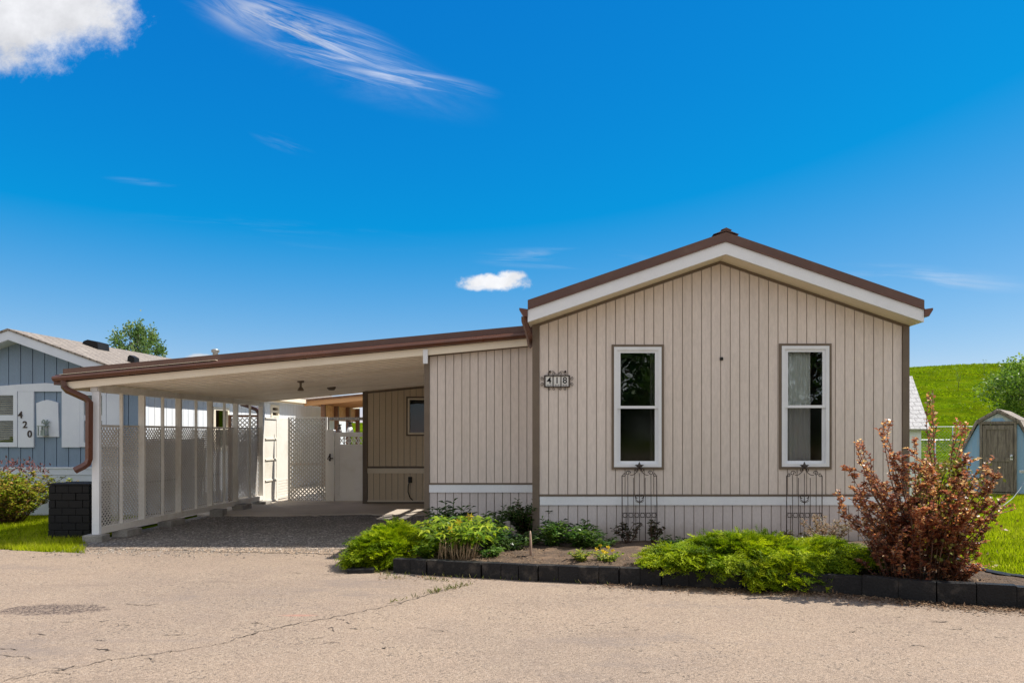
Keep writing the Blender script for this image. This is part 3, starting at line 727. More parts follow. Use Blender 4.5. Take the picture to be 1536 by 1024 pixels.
mb = MB(); slab(mb, HX0-.045, HX0, HY0-.1, HY1+.1, -.01, .2); mb.bar((HX0+.1,HY0+.1,cz(HX0)+.06),(HX1-.05,HY1-.1,cz(HX1)+.06),.05,.09); slab(mb,(HX0+HX1)/2-.03,(HX0+HX1)/2+.03,HY0,HY1,.05,.14); build('rafter', mb, M['cream'], cp)
# front: brown roof edge above, brown front gutter proud of it, cream board beneath
mb = MB(); slab(mb, CXL+.03, CXR, CF+.04, CF+.1, .145, .235); build('roof_edge_cap', mb, M['roofm'], cp)
mb = MB()
pz = [(0,.148),(-.012,.15),(-.012,.142),(-.075,.125),(-.085,.095),(-.055,.06),(0,.055)]
x0, x1 = CXL-.07, CXR
v = []; n = len(pz)
for x in (x0, x1): v += [(x, CF+.04+a, cz(x)+b+(.012 if x == x0 else 0)) for a, b in pz]
mb.add(v, [tuple(range(n))[::-1], tuple(range(n, 2*n))]+[(i, i+n, (i+1)%n+n, (i+1)%n) for i in range(n)][::1]); build('front_gutter', mb, M['gutter'], cp)
mb = MB(); slab(mb, CXL+.03, CXR, CF+.045, CF+.075, -.045, .054); build('fascia_board', mb, M['cream'], cp)
mb = MB(); slab(mb, CXL+.03, ax(325,CF), CF-.035, CF+.039, .1505, .156); build('gutter_lit_strip', mb, M['cream'], cp)  # cream strip standing in for the sunlit line along the gutter top
mb = MB(); mb.box(ax(634,CF)-.0, ax(641,CF), CF+.02, CF+.044, cz(ax(638,CF))-.16, cz(ax(638,CF))+.03); build('fascia_bracket', mb, M['white'], cp)
for px in (178, 239, 300):
    x = ax(px, CF); mb = MB(); mb.box(x-.012, x+.012, CF-.02, CF+.045, cz(x)+.148, cz(x)+.162); build('gutter_strap', mb, M['gutter'], cp)
mb = MB(); slab(mb, CXL-.1, CXL-.002, CF+.045, CB, .03, .15); build('side_gutter', mb, M['gutter'], cp)
mb = MB(); slab(mb, CXL+.03, CXL+.05, CF+.08, CB, -.045, .044); build('side_fascia', mb, M['cream'], cp)
mb = MB(); slab(mb, CXL+.05, HX0, CB-.005, CB+.02, -.02, .18); slab(mb, HX0, SX1, CB+.001, CB+.02, .0, .18); build('rear_fascia', mb, M['cream'], cp)
# downspouts (square section pipe)
def dspout(pts, r=.045): 
    mb = MB(); mb.tube(pts, r, 4, sq=True); return build('downspout', mb, M['gutter'], cp)
yd = CF+.02
dspout([at(94,568,yd), at(96,580,yd), at(101,585,yd), at(128,597,yd+.05), at(134,603,yd+.05), at(133.5,688,yd+.05), at(131,695,yd+.04), at(125,699,yd+.02), at(112,705.5,yd-.02)], .046)
yd = CB+.06
dspout([at(362,606,yd), at(372,609,yd), at(385,614,yd), at(389,620,yd), at(389,690,yd)], .05)
# side frame: beam, posts, studs, bottom rail, lattice
PX = -6.72
mb = MB(); mb.box(PX-.045, PX+.045, 10.38, CB-.02, cz(PX)-.10, cz(PX)-.012); build('side_beam', mb, M['screen_wood'], cp)
studs = [(182,.022),(213,.046),(244,.022),(268,.046),(294,.022),(315,.046),(336.5,.022),(353.5,.046),(375,.022)]
mb = MB(); dpost = 10.40; mb.box(PX-.05, PX+.05, dpost-.03, dpost+.02, .10, cz(PX)-.10); mb.box(PX-.06, PX+.035, dpost-.045, dpost+.03, cz(PX)-.098, cz(PX)+.06); build('corner_post', mb, M['white'], cp)
mb = MB(); mb.box(PX-.048, PX+.048, 15.75, 15.84, .08, cz(PX)-.10); build('corner_post', mb, M['screen_wood'], cp)
ds = [(PX-CX*0)*0+(-PX)*F/(CX-px) for px, _ in studs]
for d, (px, w) in zip(ds, studs):
    mb = MB(); q = .04 if w > .03 else .02
    mb.box(PX-w, PX+w, d-q/2, d+q/2, .19, cz(PX)-.10); build('stud', mb, M['screen_wood'], cp)
mb = MB(); mb.box(PX-.045, PX+.045, dpost+.021, 15.749, .10, .19); build('bottom_rail', mb, M['screen_wood'], cp)
ZL = 1.5+12*10.4/1120   # lattice top
def lattice(mb, u0, u1, z0, z1, n, pitch, w, t, axis):
    for s, off in ((1, 0), (-1, t)):
        k = -int((z1-z0)/pitch)-2
        while True:
            ua = u0+k*pitch
            if ua > u1+(z1-z0)+pitch: break
            k += 1
            # strip centre line through (ua, z0) going up with slope s
            pts = []
            if s > 0: a, b = max(u0, ua), min(u1, ua+(z1-z0))
            else: a, b = max(u0, ua-(z1-z0)), min(u1, ua)
            if b-a < .01: continue
            za = z0+s*(a-ua); zb = z0+s*(b-ua); h = w*.7071
            q = [(a, za-h), (b, zb-h), (b, zb+h), (a, za+h)]
            q = [(u, min(max(z, z0), z1)) for u, z in q]
            mb.prism(q, n+off, n+off+t, axis)
    return mb
edges_d = [dpost+.022]+ds+[15.75]
for i in range(len(edges_d)-1):
    a, b = edges_d[i], edges_d[i+1]; g = .006
    mb = MB(); lattice(mb, a+g, b-g, .17+(.02 if i % 3 == 1 else 0), ZL-.02, PX-.062, .070, .0275, .006, 'y'); build('lattice_panel', mb, M['lattice'], cp)
    mb = MB(); mb.box(PX-.066, PX-.038, a+.002, b-.002, ZL-.0195, ZL+.012); build('lattice_cap', mb, M['lattice'], cp)
# ceiling fittings
lx, ly = ax(451, 12.6), 12.6
mb = MB(); c = (lx, ly, cz(lx)); mb.lathe(c, [(.055,.02),(.055,-.015),(.02,-.022),(.015,-.09),(.03,-.10),(.055,-.15),(.05,-.155),(.01,-.15)], 14); build('spotlight', mb, M['brown'], cp)
lx, ly = ax(497, 14.2), 14.2
mb = MB(); mb.lathe((lx,ly,cz(lx)), [(.08,.02),(.08,-.02),(.05,-.05),(.01,-.055)], 14); build('ceiling_light', mb, M['brown'], cp)
# blocks the screen stands on
def cblock(px, d, sx, sy, sz, label, rz=0):
    mb = MB(); mb.box(-sx/2, sx/2, -sy/2, sy/2, -.01, sz); o = build('concrete_block', mb, M['cblock'], local=True, bevel=.012)
    o.location = (px, d, 0); o.rotation_euler = (R(rng.normal(0,1)), 0, R(rz)); tag(o, label, 'concrete block', 'concrete blocks under the carport screen')
cblock(-6.73, 10.40, .26, .22, .098, 'grey concrete block under the white front corner post of the carport', 6)
cblock(-6.66, 11.0, .22, .40, .10, 'pale concrete block under the lattice screen, second from the front post', 2)
cblock(-6.66, 12.2, .22, .42, .10, 'pale mid-run concrete block under the lattice screen, third from the front post', -2)
cblock(-6.55, 13.55, .22, .30, .13, 'dark upright concrete block beside the lattice screen, nearer of the two dark ones', 10)
cblock(-6.62, 14.65, .22, .40, .12, 'dark concrete block under the lattice screen near its rear end', 0)
cblock(-6.68, 15.72, .30, .26, .085, 'grey concrete block under the rear post of the carport', -5)

# ------------------------------------------------------------------ white fence, lattice panel, gate
FX = -6.70
fn = thing('vinyl_fence', 'sunlit white fence with horizontal boards behind the carport', 'fence', (FX, 16.6, 0))
M['fencew'] = pmat('white_fence', (.74,.70,.62), (.68,.64,.56), 3, rough=.55, fine=.05, stain=(.5,.44,.34), sscale=2, samt=.45)
mb = MB()
for k in range(4):
    mb.box(FX-.02, FX+.02, 15.86, 16.45, .05+.445*k, .05+.445*k+.435)
build('board_panel', mb, M['fencew'], fn)
for k in range(5):
    mb = MB(); mb.box(FX+.02, FX+.045, 15.86, 16.45, .035+.445*k, .065+.445*k); build('rail', mb, M['fencew'], fn)
mb = MB(); mb.box(FX-.03, FX+.03, 16.45, 16.52, 0, 1.86); build('post', mb, M['fencew'], fn)
mb = MB(); mb.box(FX-.01, FX+.015, 16.52, 17.35, .05, 1.84)
for k in range(7): mb.box(FX+.015, FX+.021, 16.522, 17.348, .08+.06*k, .12+.06*k)
build('solid_panel', mb, M['fencew'], fn)
DG = 16.4
lp = thing('lattice_screen', 'white diagonal lattice panel standing between sunlit fence and gate', 'lattice screen', (ax(461, DG), DG, 0))
x0, x1, z0, z1 = ax(432, DG), ax(491, DG), az(753, DG), az(625.5, DG)
mb = MB(); lattice(mb, x0+.01, x1-.03, z0+.01, z1-.012, DG, .088, .042, .006, 'x'); build('lattice_panel', mb, M['lattice'], lp)
mb = MB(); mb.box(x0,x1,DG-.008,DG+.018,z1-.018,z1+.002); mb.box(x0,x0+.014,DG-.008,DG+.018,z0,z1-.018); mb.box(x1-.035,x1,DG-.008,DG+.018,z0,z1-.018); mb.box(x0+.014,x1-.035,DG-.008,DG+.018,z0-.002,z0+.016); build('panel_frame', mb, M['pvc'], lp)
mb = MB(); mb.box(x0+.01, x1-.035, DG+.02, DG+.05, az(698,DG), az(695,DG)); build('cross_rail', mb, M['wood_org'], lp)
gt = thing('garden_gate', 'white solid-panel gate with pierced top band and black latch', 'gate', (ax(525, DG), DG, 0))
mb = MB(); gx = ax(491.8, DG); mb.box(gx, ax(502, DG), DG-.06, DG+.06, 0, az(646, DG)); mb.prism([(gx-.01,az(646,DG)),(ax(502,DG)+.01,az(646,DG)),(ax(502,DG)-.01,az(644.3,DG)),(gx+.01,az(644.3,DG))], DG-.07, DG+.07); build('gate_post', mb, M['pvc'], gt)
a, b = ax(503, DG), ax(552, DG); zt, zb = az(648, DG), az(750.5, DG)
z_a, z_b = az(655, DG), az(666, DG)
mb = MB(); mb.box(a,b,DG-.03,DG+.03,z_a,zt); mb.box(a,b,DG-.03,DG+.03,zb,zb+.09); mb.box(a,a+.09,DG-.025,DG+.025,zb+.09,z_a); mb.box(a+.09,b,DG-.03,DG+.03,z_b-.09,z_b); build('gate_frame', mb, M['pvc'], gt)
mb = MB(); mb.box(a+.09, b, DG-.012, DG+.012, zb+.09, z_b-.09)
build('gate_panel', mb, M['pvc'], gt)
mb = MB(); n = 6; w = (b-a-.09)/n; zc = (z_a+z_b)/2; hh = (z_a-z_b)/2
for k in range(n):
    u = a+.09+w*k
    mb.bar((u,DG,z_b),(u+w,DG,z_a),.012,.028,(0,1,0)); mb.bar((u,DG,z_a),(u+w,DG,z_b),.012,.0279,(0,1,0))
    mb.box(u-.012,u+.012,DG-.007,DG+.007,z_b,z_a)
build('lattice_band', mb, M['pvc'], gt)
mb = MB(); lx = ax(496.5, DG); mb.box(lx-.012, lx+.012, DG-.085, DG-.06, az(691,DG), az(680,DG)); mb.tube([(lx,DG-.09,az(682,DG)),(lx-.04,DG-.10,az(688,DG)),(lx+.02,DG-.09,az(690,DG))], .012, 6); mb.box(lx-.005,lx+.07,DG-.09,DG-.07,az(687,DG)-.01,az(687,DG)+.012); build('latch', mb, M['iron'], gt)

# ------------------------------------------------------------------ pergola and yard things beyond the gate
DP = 21.0
pg = thing('patio_cover', 'orange-lit cedar patio cover on posts beyond the gate', 'patio cover', (ax(520, DP), DP, 0))
x0, x1 = ax(458, DP), ax(575, DP); za, zb = az(609, DP), az(597.5, DP)
zz = lambda x: za+(zb-za)*(x-x0)/(x1-x0)
mb = MB(); mb.prism([(x0,zz(x0)+.13),(x1,zz(x1)+.13),(x1,zz(x1)+.18),(x0,zz(x0)+.18)], DP-.15, DP+3.6); build('roof_board', mb, M['wood_dark'], pg)
mb = MB(); mb.prism([(x0,zz(x0)),(x1,zz(x1)),(x1,zz(x1)+.128),(x0,zz(x0)+.128)], DP-.08, DP-.03); build('front_fascia', mb, M['wood_org'], pg)
for k in range(6):
    y = DP+.4+.55*k; mb = MB(); mb.prism([(x0+.05,zz(x0)+.02),(x1,zz(x1)+.02),(x1,zz(x1)+.125),(x0+.05,zz(x0)+.125)], y, y+.05); build('rafter', mb, M['wood_org'], pg)
mb = MB(); bx = ax(480, DP); L = 3.4; nb = 14
for k in range(nb):
    y = DP+.1+L*k/nb; mb.box(bx-.015, bx+.015, y, y+L/nb-.02, 1.88, zz(bx)-.002)
build('slat_valance', mb, M['wood_org'], pg)
for (px, d) in ((478, DP+.05), (492, DP+1.2), (509,DP+2.3), (522,DP+3.3)):
    x = ax(480, DP)+.08; mb = MB(); mb.box(x-.055, x+.055, d-.055, d+.055, 0, zz(x)-.004); build('post', mb, M['wood_dark'], pg)
x = ax(570,DP); mb = MB(); mb.box(x-.055,x+.055,DP,DP+.11,0,zz(x)-.004); build('post', mb, M['wood_dark'], pg)
dr = 18.6
rl = thing('deck_railing', 'grey deck railing seen over the gate', 'railing', (ax(520, dr), dr, 0))
mb = MB(); mb.box(ax(489,dr), ax(575,dr), dr-.03, dr+.03, az(630,dr), az(625.5,dr)); build('top_rail', mb, M['wood_grey'], rl)
for px in (491, 572): mb = MB(); mb.box(ax(px,dr)-.04, ax(px,dr)+.04, dr-.04, dr+.04, 0, az(630,dr)-.002); build('post', mb, M['wood_grey'], rl)
def lantern(px, d, ytop, ymid, yb, w, bodymat, label):
    t = thing('garden_lantern', label, 'lantern', (ax(px,d), d, 0)); c = (ax(px,d), d, 0); zt, zm, zbm = az(ytop,d), az(ymid,d), az(yb,d)
    mb = MB(); mb.tube([(c[0],d,0),(c[0],d,zbm)], .03, 8); build('post', mb, M['iron'], t)
    mb = MB(); mb.lathe((c[0],d,zbm), [(w*.9,0),(w,.02),(w*.85,(zm-zbm)*.5),(w*.55,zm-zbm)], 12); build('globe', mb, bodymat, t)
    mb = MB(); mb.lathe((c[0],d,zm), [(w*.6,0),(w*.62,.03),(w*.5,.06),(w*.35,.09),(w*.75,(zt-zm)*.75),(w*.8,zt-zm)], 12); build('cap', mb, M['iron'], t)
lantern(525, 17.6, 632, 640, 650, .085, M['tile'], 'white garden lantern with black cap, right of two seen above the gate')
lantern(509, 18.2, 636, 643, 650, .07, M['iron'], 'dark garden lantern left of the white one above the gate')
# lattice screen of the neighbour
dn = 16.4; ns = thing('lattice_screen', 'small brown-framed lattice screen behind the carport side, by the rear downspout', 'lattice screen', (ax(365,dn), dn, 0))
x0, x1, z0, z1 = ax(343,dn), ax(392,dn), 0.0, az(622,dn)
mb = MB(); lattice(mb, x0+.05, x1-.05, .1, z1-.05, dn, .1, .04, .008, 'x'); build('lattice_panel', mb, M['lattice'], ns)
mb = MB(); mb.box(x0,x0+.05,dn-.03,dn+.03,0,z1); mb.box(x1-.05,x1,dn-.03,dn+.03,0,z1); mb.box(x0+.05,x1-.05,dn-.03,dn+.03,z1-.05,z1); build('panel_frame', mb, M['wood_dark'], ns)

# ------------------------------------------------------------------ black barrel box
db = 10.75
bx = thing('rain_barrel', 'square black rain barrel moulded in stone-block courses, beside the carport post', 'rain barrel', (ax(103,db), db+.25, 0))
x0, x1 = ax(71.5,db), ax(134.5,db); H = az(728,db)
mb = MB(); rows = 7; h = H/rows; 
for r_ in range(rows):
    n = 3; off = 0 if r_ % 2 else .5
    us = sorted({0.,1.,*[min(1,max(0,(k+off)/n)) for k in range(n+1)]})
    for a, b in zip(us[:-1], us[1:]):
        if b-a < .02: continue
        e = rng.uniform(0,.008); tp = .012*(r_/rows)
        mb.box(x0+tp+(x1-x0-2*tp)*a+.0015, x0+tp+(x1-x0-2*tp)*b-.003, db-e+.008, db+.04, r_*h+.002, (r_+1)*h-.002)
mb.box(x0+.012, x1-.012, db+.03, db+.52, 0, H-.006)
build('barrel_body', mb, M['black'], bx, bevel=.006)
mb = MB(); mb.box(x0-.004, x1+.004, db-.006, db+.53, H+.001, H+.03); build('rim', mb, M['black'], bx, bevel=.008)
# ------------------------------------------------------------------ neighbour house 420
DN = 13.6
nx = lambda p: ax(p, DN)
nz = lambda p: az(p, DN)
NXR = nx(219); NXC = nx(31); NXL = 2*NXC-NXR
NRT = nz(496); NSL = .36
nroof = lambda x: NRT-NSL*abs(x-NXC)
ntop = lambda x: nroof(x)-.19
NB = 25.6
nh = thing('neighbour_house', 'blue grooved-siding house numbered 420 with brown shingle gable roof, left of carport', 'house', (NXC, DN, 0))
NW1 = (nx(-52), nx(28), nz(670), nz(587)); NW2 = (nx(122), nx(161), nz(670), nz(587))
mb = MB(); strips(mb, planks(NXL+.1, NXR-.1, .222, .014), DN, DN+.012, nz(700), ntop, [NW1, NW2], breaks=[NXC]); build('siding', mb, M['blue'], nh)
mb = MB(); strips(mb, [(NXL+.05, NXR-.02)], DN+.013, DN+.06, .05, ntop, [NW1, NW2], breaks=[NXC]); build('wall_backing', mb, M['bluegroove'], nh)
mb = MB(); mb.box(NXL, NXR+.01, DN-.03, DN+.02, nz(712), nz(700.5)); mb.box(NXL, NXR+.01, DN-.045, DN-.02, nz(702.5), nz(700)); build('lower_belt', mb, M['bluewhite'], nh)
mb = MB(); mb.box(NXL+.02, NXR, DN-.02, DN+.012, .02, nz(712.3)); build('skirting', mb, M['bluewhite'], nh)
for x in (NXL, NXR-.1): mb = MB(); mb.box(x, x+.1, DN-.025, DN+.08, nz(700)+.002, ntop(x+.05)); build('corner_trim', mb, M['bluewhite'], nh)
mb = MB()   # arched head board over the windows
top = [(nx(p), nz(y)) for p, y in ((-75,587),(-75,583),(-40,581.5),(0,579),(30,576.5),(70,574.5),(110,577),(150,580),(188,584),(188,587))]
mb.prism(top, DN-.035, DN-.002); build('head_board', mb, M['bluewhite'], nh)
def nwin(W, blinds):
    x0,x1,z0,z1 = W; fw = .07; f,b = DN-.04, DN+.06
    mb = MB(); mb.box(x0,x0+fw,f,b,z0,z1); mb.box(x1-fw,x1,f,b,z0,z1); mb.box(x0+fw,x1-fw,f,b,z1-fw,z1); mb.box(x0+fw,x1-fw,f,b,z0,z0+fw*1.2)
    zm = nz(626.5); mb.box(x0+fw,x1-fw,f+.01,b-.01,zm-.05,zm+.05); w = build('window', mb, M['bluewhite'], nh)
    for (u0,u1) in ((zm+.05,z1-fw),(z0+fw*1.2,zm-.05)):
        mb = MB(); mb.box(x0+fw,x1-fw,DN-.005,DN+.0,u0,u1); build('pane', mb, M['glass_dim'], w)
    if blinds:
        mb = MB(); z = z0+fw
        while z < z1-fw:
            mb.add([(x0+fw,DN+.07,z),(x1-fw,DN+.07,z),(x1-fw,DN+.09,z+.026),(x0+fw,DN+.09,z+.026)], [(0,1,2,3)]); z += .04
        build('blind', mb, blinds, w)
M['blind'] = pmat('tan_blind', (.42,.33,.24), rough=.6)
M['blind2'] = pmat('green_blind', (.28,.36,.33), rough=.6)
nwin(NW1, M['blind']); nwin(NW2, M['blind2'])
def shutter(a, b, mat=M['bluewhite']):
    mb = MB(); mb.box(nx(a), nx(b), DN-.035, DN-.002, nz(670.5), nz(587.2)); return build('shutter', mb, mat, nh)
s1 = shutter(29, 52.5)
for ch, px, py in (('4',33,622.5),('2',40,637),('0',47,651)):
    mb = MB(); mb.text(ch, (nx(px), DN-.042, nz(py)), .175, .012); build('house_number', mb, M['iron'], s1)
shutter(94.5, 121.5); shutter(161.5, 186)
mb = MB(); mb.prism([(nx(57),nz(655)),(nx(90),nz(655)),(nx(88.5),nz(604)),(nx(80),nz(601)),(nx(72.5),nz(599.5)),(nx(65),nz(601)),(nx(56),nz(604.5))], DN-.03, DN-.002); pq = build('wall_panel', mb, M['bluewhite'], nh)
mb = MB(); cx_, cz_ = nx(70.5), nz(645); f, b = DN-.16, DN-.035
for q in (-1,1):
    mb.box(cx_+q*.05-.008, cx_+q*.05+.008, f, f+.016, cz_-.09, cz_+.07); mb.box(cx_+q*.05-.008, cx_+q*.05+.008, b-.03, b-.014, cz_-.09, cz_+.07)
mb.box(cx_-.065,cx_+.065,f-.005,b,cz_-.10,cz_-.09); mb.box(cx_-.065,cx_+.065,f-.005,b,cz_+.07,cz_+.085); mb.box(cx_-.025,cx_+.025,f+.03,f+.08,cz_-.089,cz_); 
P = [(cx_+.02+.035*math.cos(t), f+.05, cz_+.13+.06*math.sin(t)) for t in np.linspace(-.3, 3.4, 9)]; mb.tube(P, .007, 6)
for q in range(5): mb.tube([(cx_+.02,b-.02,cz_+.085),(cx_+.0+.05*(q-1.5)*.7,b-.03,cz_+.16+.03*(q%2))], [.006,.012], 5)
build('hanging_lantern', mb, pmat('pale_green_metal', (.30,.36,.33), (.22,.27,.25), 12, rough=.5), pq)
# roof
for s in (-1, 1):
    e = NXC+s*(abs(NXR-NXC)+.16)
    mb = MB(); mb.prism([(NXC,NRT),(e,nroof(e)),(e,nroof(e)-.035),(NXC,NRT-.035)], DN-.32, NB+.3); rf = build('roof', mb, M['shingle'], nh)
    mb = MB(); mb.prism([(NXC,NRT-.037),(e,nroof(e)-.037),(e,nroof(e)-.20),(NXC,NRT-.20)], DN-.30, DN-.27); build('rake_board', mb, M['bluewhite'], nh)
    mb = MB(); mb.prism([(NXC,NRT-.19),(e,nroof(e)-.19),(e,nroof(e)-.205),(NXC,NRT-.205)], DN-.27, DN+.02); build('rake_soffit', mb, M['bluewhite'], nh)
    mb = MB(); mb.box(e-.02, e+.0, DN-.27, NB+.3, nroof(e)-.19, nroof(e)-.037); mb.box(e+.001,e+.10,DN-.27,NB+.3,nroof(e)-.15,nroof(e)-.045); build('eave_gutter', mb, M['cream'], nh)
    w = NXC+s*abs(NXR-NXC); mb = MB(); mb.box(min(w,e-s*.021), max(w,e-s*.021), DN+.021, NB+.25, nroof(e)-.19, nroof(e)-.175); build('eave_soffit', mb, M['bluewhite'], nh)
    if s > 0: roof_r = rf
def roofpos(px, d):   # point on the right slope seen at column px, depth d
    x = ax(px, d); return x, nroof(x)
def rvent(x, d, s, h):
    mb = MB(); z = nroof(x); mb.prism([(x-s,nroof(x-s)-.01),(x+s,nroof(x+s)-.01),(x+s*.9,z+h-.02),(x-s*.3,z+h+.03),(x-s*.8,z+h)], d, d+s*2.2); build('roof_vent', mb, M['black'], roof_r)
rvent(-9.83, 15.0, .165, .11)
rvent(-8.89, 14.8, .075, .12)
rvent(-9.0, 15.8, .15, .05)
mb = MB(); d = 18.3; x = ax(323,d); z0 = nroof(x)-.02
mb.lathe((x,d,z0), [(.06,0),(.06,az(529,d)-z0),(.09,az(529,d)-z0+.01),(.09,az(525.5,d)-z0),(.10,az(525,d)-z0),(.04,az(523,d)-z0)], 12); build('flue_pipe', mb, M['galv'], roof_r)
# right-hand wall seen through the carport
mb = MB(); wz = nroof(NXR+.16)-.18
NSW = [(16.1, 16.8, 1.15, 2.08), (19.1,19.6,1.9,2.24)]
strips(mb, planks(DN+.09, NB, .2, .012), NXR-.02, NXR-.006, .62, lambda u: wz, NSW, 'y'); build('side_siding', mb, M['sidewall'], nh)
mb = MB(); strips(mb, [(DN+.07, NB)], NXR-.07, NXR-.021, .05, lambda u: wz, NSW, 'y'); mb.box(NXL+.02,NXL+.07,DN+.07,NB,.05,wz); mb.box(NXL+.07,NXR-.07,NB-.05,NB,.05,wz+.0); mb.prism([(NXL+.07,wz),(NXR-.07,wz),(NXR-.07,ntop(NXR-.07)+.12),(NXC,ntop(NXC)+.14),(NXL+.07,ntop(NXL+.07)+.12)],NB-.05,NB); build('side_backing', mb, M['bluegroove'], nh)
mb = MB(); mb.box(NXR-.02, NXR-.002, DN+.09, NB, .02, .60); build('side_skirting', mb, M['bluewhite'], nh)
for (a,b,z0,z1) in NSW:
    mb = MB(); f,bk = NXR-.05, NXR+.02; mb.box(f,bk,a,a+.07,z0,z1); mb.box(f,bk,b-.07,b,z0,z1); mb.box(f,bk,a+.07,b-.07,z1-.07,z1); mb.box(f,bk,a+.07,b-.07,z0,z0+.07); mb.box(f,bk-.01,a+.07,b-.07,(z0+z1)/2-.03,(z0+z1)/2+.03)
    w = build('window', mb, M['cream'], nh); mb = MB(); mb.box(NXR-.03,NXR-.025,a+.07,b-.07,z0+.07,(z0+z1)/2-.03); mb.box(NXR-.03,NXR-.025,a+.07,b-.07,(z0+z1)/2+.03,z1-.07); build('pane', mb, M['glass_side'], w)
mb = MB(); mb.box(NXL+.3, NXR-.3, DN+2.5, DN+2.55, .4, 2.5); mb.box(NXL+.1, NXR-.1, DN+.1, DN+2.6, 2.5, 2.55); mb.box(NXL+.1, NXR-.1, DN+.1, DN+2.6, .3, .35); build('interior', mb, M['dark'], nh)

# ------------------------------------------------------------------ grey-roofed outbuilding behind the house, right
dg = 17.5
ob = thing('shingled_outbuilding', 'small outbuilding with steep grey shingle roof behind the right house corner', 'outbuilding', (ax(1340,dg), dg, 0))
xr = ax(1389.5,dg); zr = az(643,dg); xt = ax(1366,dg); zt = az(570,dg)
d2 = dg+1.6
def gq(mb, a, b, c, d, t=.05):
    n = (Vector(b)-Vector(a)).cross(Vector(d)-Vector(a)).normalized()*t
    P = [Vector(q) for q in (a,b,c,d)]; mb.add(P+[p-n for p in P], [(0,1,2,3),(7,6,5,4),(0,4,5,1),(1,5,6,2),(2,6,7,3),(3,7,4,0)])
xl = ax(1290,dg)
mb = MB(); gq(mb, (xl,dg-.15,zr),(xr+.03,dg-.15,zr),(xt+.75,d2,zt+.22),(xl,d2,zt+.22)); rf = build('roof', mb, shingle('grey_shingle_x', (.40,.39,.385),(.45,.44,.43),(.29,.28,.275),'x'), ob)
mb = MB(); gq(mb, (xl,d2+1.75,zr),(xl,d2+.01,zt+.22),(xt+.75,d2+.01,zt+.22),(xr+.03,d2+1.75,zr)); build('roof', mb, M['shingle_grey'], ob)
mb = MB(); mb.box(xl,xr-.12,dg,dg+.06,0,zr+.08); mb.box(xr-.18,xr-.12,dg+.06,d2+1.5,0,zr+.05); mb.box(xl,xl+.05,dg+.06,d2+1.5,0,zr+.05); mb.prism([(dg+.1,zr+.05),(d2+1.45,zr+.05),(d2,zt+.15)], xr-.18, xr-.13, 'y'); build('wall', mb, M['sidewall'], ob)

# ------------------------------------------------------------------ blue barn shed (local coordinates, turned)
dsx = 18.3; yaw = R(-36)
sh = thing('garden_shed', 'faded blue barn-roofed garden shed with weathered grey door on the lawn', 'shed', (ax(1497,dsx), dsx, -.0), yaw)
hw = .80; zk1, zk2, zp = 1.02, 1.78, 2.04; k2 = .43; L = 2.4
prof = [(-hw,0),(hw,0),(hw,zk1),(k2,zk2),(0,zp),(-k2,zk2),(-hw,zk1)]
mb = MB(); mb.prism([(-hw,.05),(-.36,.05),(-.36,1.72),(-.41,1.76),(-hw,zk1)], 0, .05); mb.prism([(hw,.05),(.36,.05),(.36,1.72),(.41,1.76),(hw,zk1)], 0, .05)
mb.box(-hw,-hw+.05,.05,L,.05,zk1-.02); mb.box(hw-.05,hw,.05,L,.05,zk1-.02); mb.prism(prof, L-.05, L); build('wall', mb, M['shed_blue'], sh, local=True)
mb = MB(); mb.prism([(-.41,1.762),(.41,1.762),(0,2.0)], 0, .05); build('gable_panel', mb, M['shed_pale'], sh, local=True)
mb = MB(); mb.prism([(-.16,1.80),(.16,1.80),(.1,1.88),(-.1,1.88)], -.01, .001); build('gable_vent', mb, M['shed_blue'], sh, local=True)
rp = [(-hw-.05,zk1-.08),(-k2-.02,zk2+.02),(0,zp+.03),(k2+.02,zk2+.02),(hw+.05,zk1-.08)]
for i in range(4):
    a, b = rp[i], rp[i+1]; mb = MB(); nrm = Vector((-(b[1]-a[1]), b[0]-a[0])).normalized()*.035
    mb.prism([a, b, (b[0]+nrm.x,b[1]+nrm.y), (a[0]+nrm.x,a[1]+nrm.y)], -.07, L+.08); build('roof', mb, M['shingle'], sh, local=True)
    mb = MB(); mb.prism([(a[0]*.995,a[1]-.055),(b[0]*.995,b[1]-.055),(b[0],b[1]-.002),(a[0],a[1]-.002)], -.065, -.04); build('rake_board', mb, M['wood_grey'], sh, local=True)
mb = MB(); mb.box(-.40,-.345,-.03,.0-.001,.06,1.73); mb.box(.345,.40,-.03,-.001,.06,1.73); mb.box(-.44,.44,-.035,-.001,1.731,1.80); mb.box(-.46,.46,-.02,.05,.0,.06); build('door_frame', mb, M['wood_grey'], sh, local=True)
mb = MB()
for k in range(4): mb.box(-.335+.168*k, -.335+.168*k+.163, .012, .035, .08, 1.71)
dr_ = build('door', mb, M['wood_grey'], sh, local=True)
mb = MB(); mb.box(-.335,-.25,-.012,.011,.08,1.71); mb.box(.25,.335,-.012,.011,.08,1.71); mb.box(-.25,.25,-.012,.011,1.60,1.71); mb.box(-.25,.25,-.012,.011,.08,.2); mb.box(-.25,.25,-.012,.011,.82,.92); build('door_rails', mb, M['wood_grey'], dr_, local=True)
mb = MB(); mb.lathe((.29,-.04,.95), [(.01,-.05),(.035,-.03),(.035,.03),(.01,.05)], 8); mb.box(.26,.32,-.03,-.012,.86,.91); build('door_handle', mb, M['galv'], dr_, local=True)
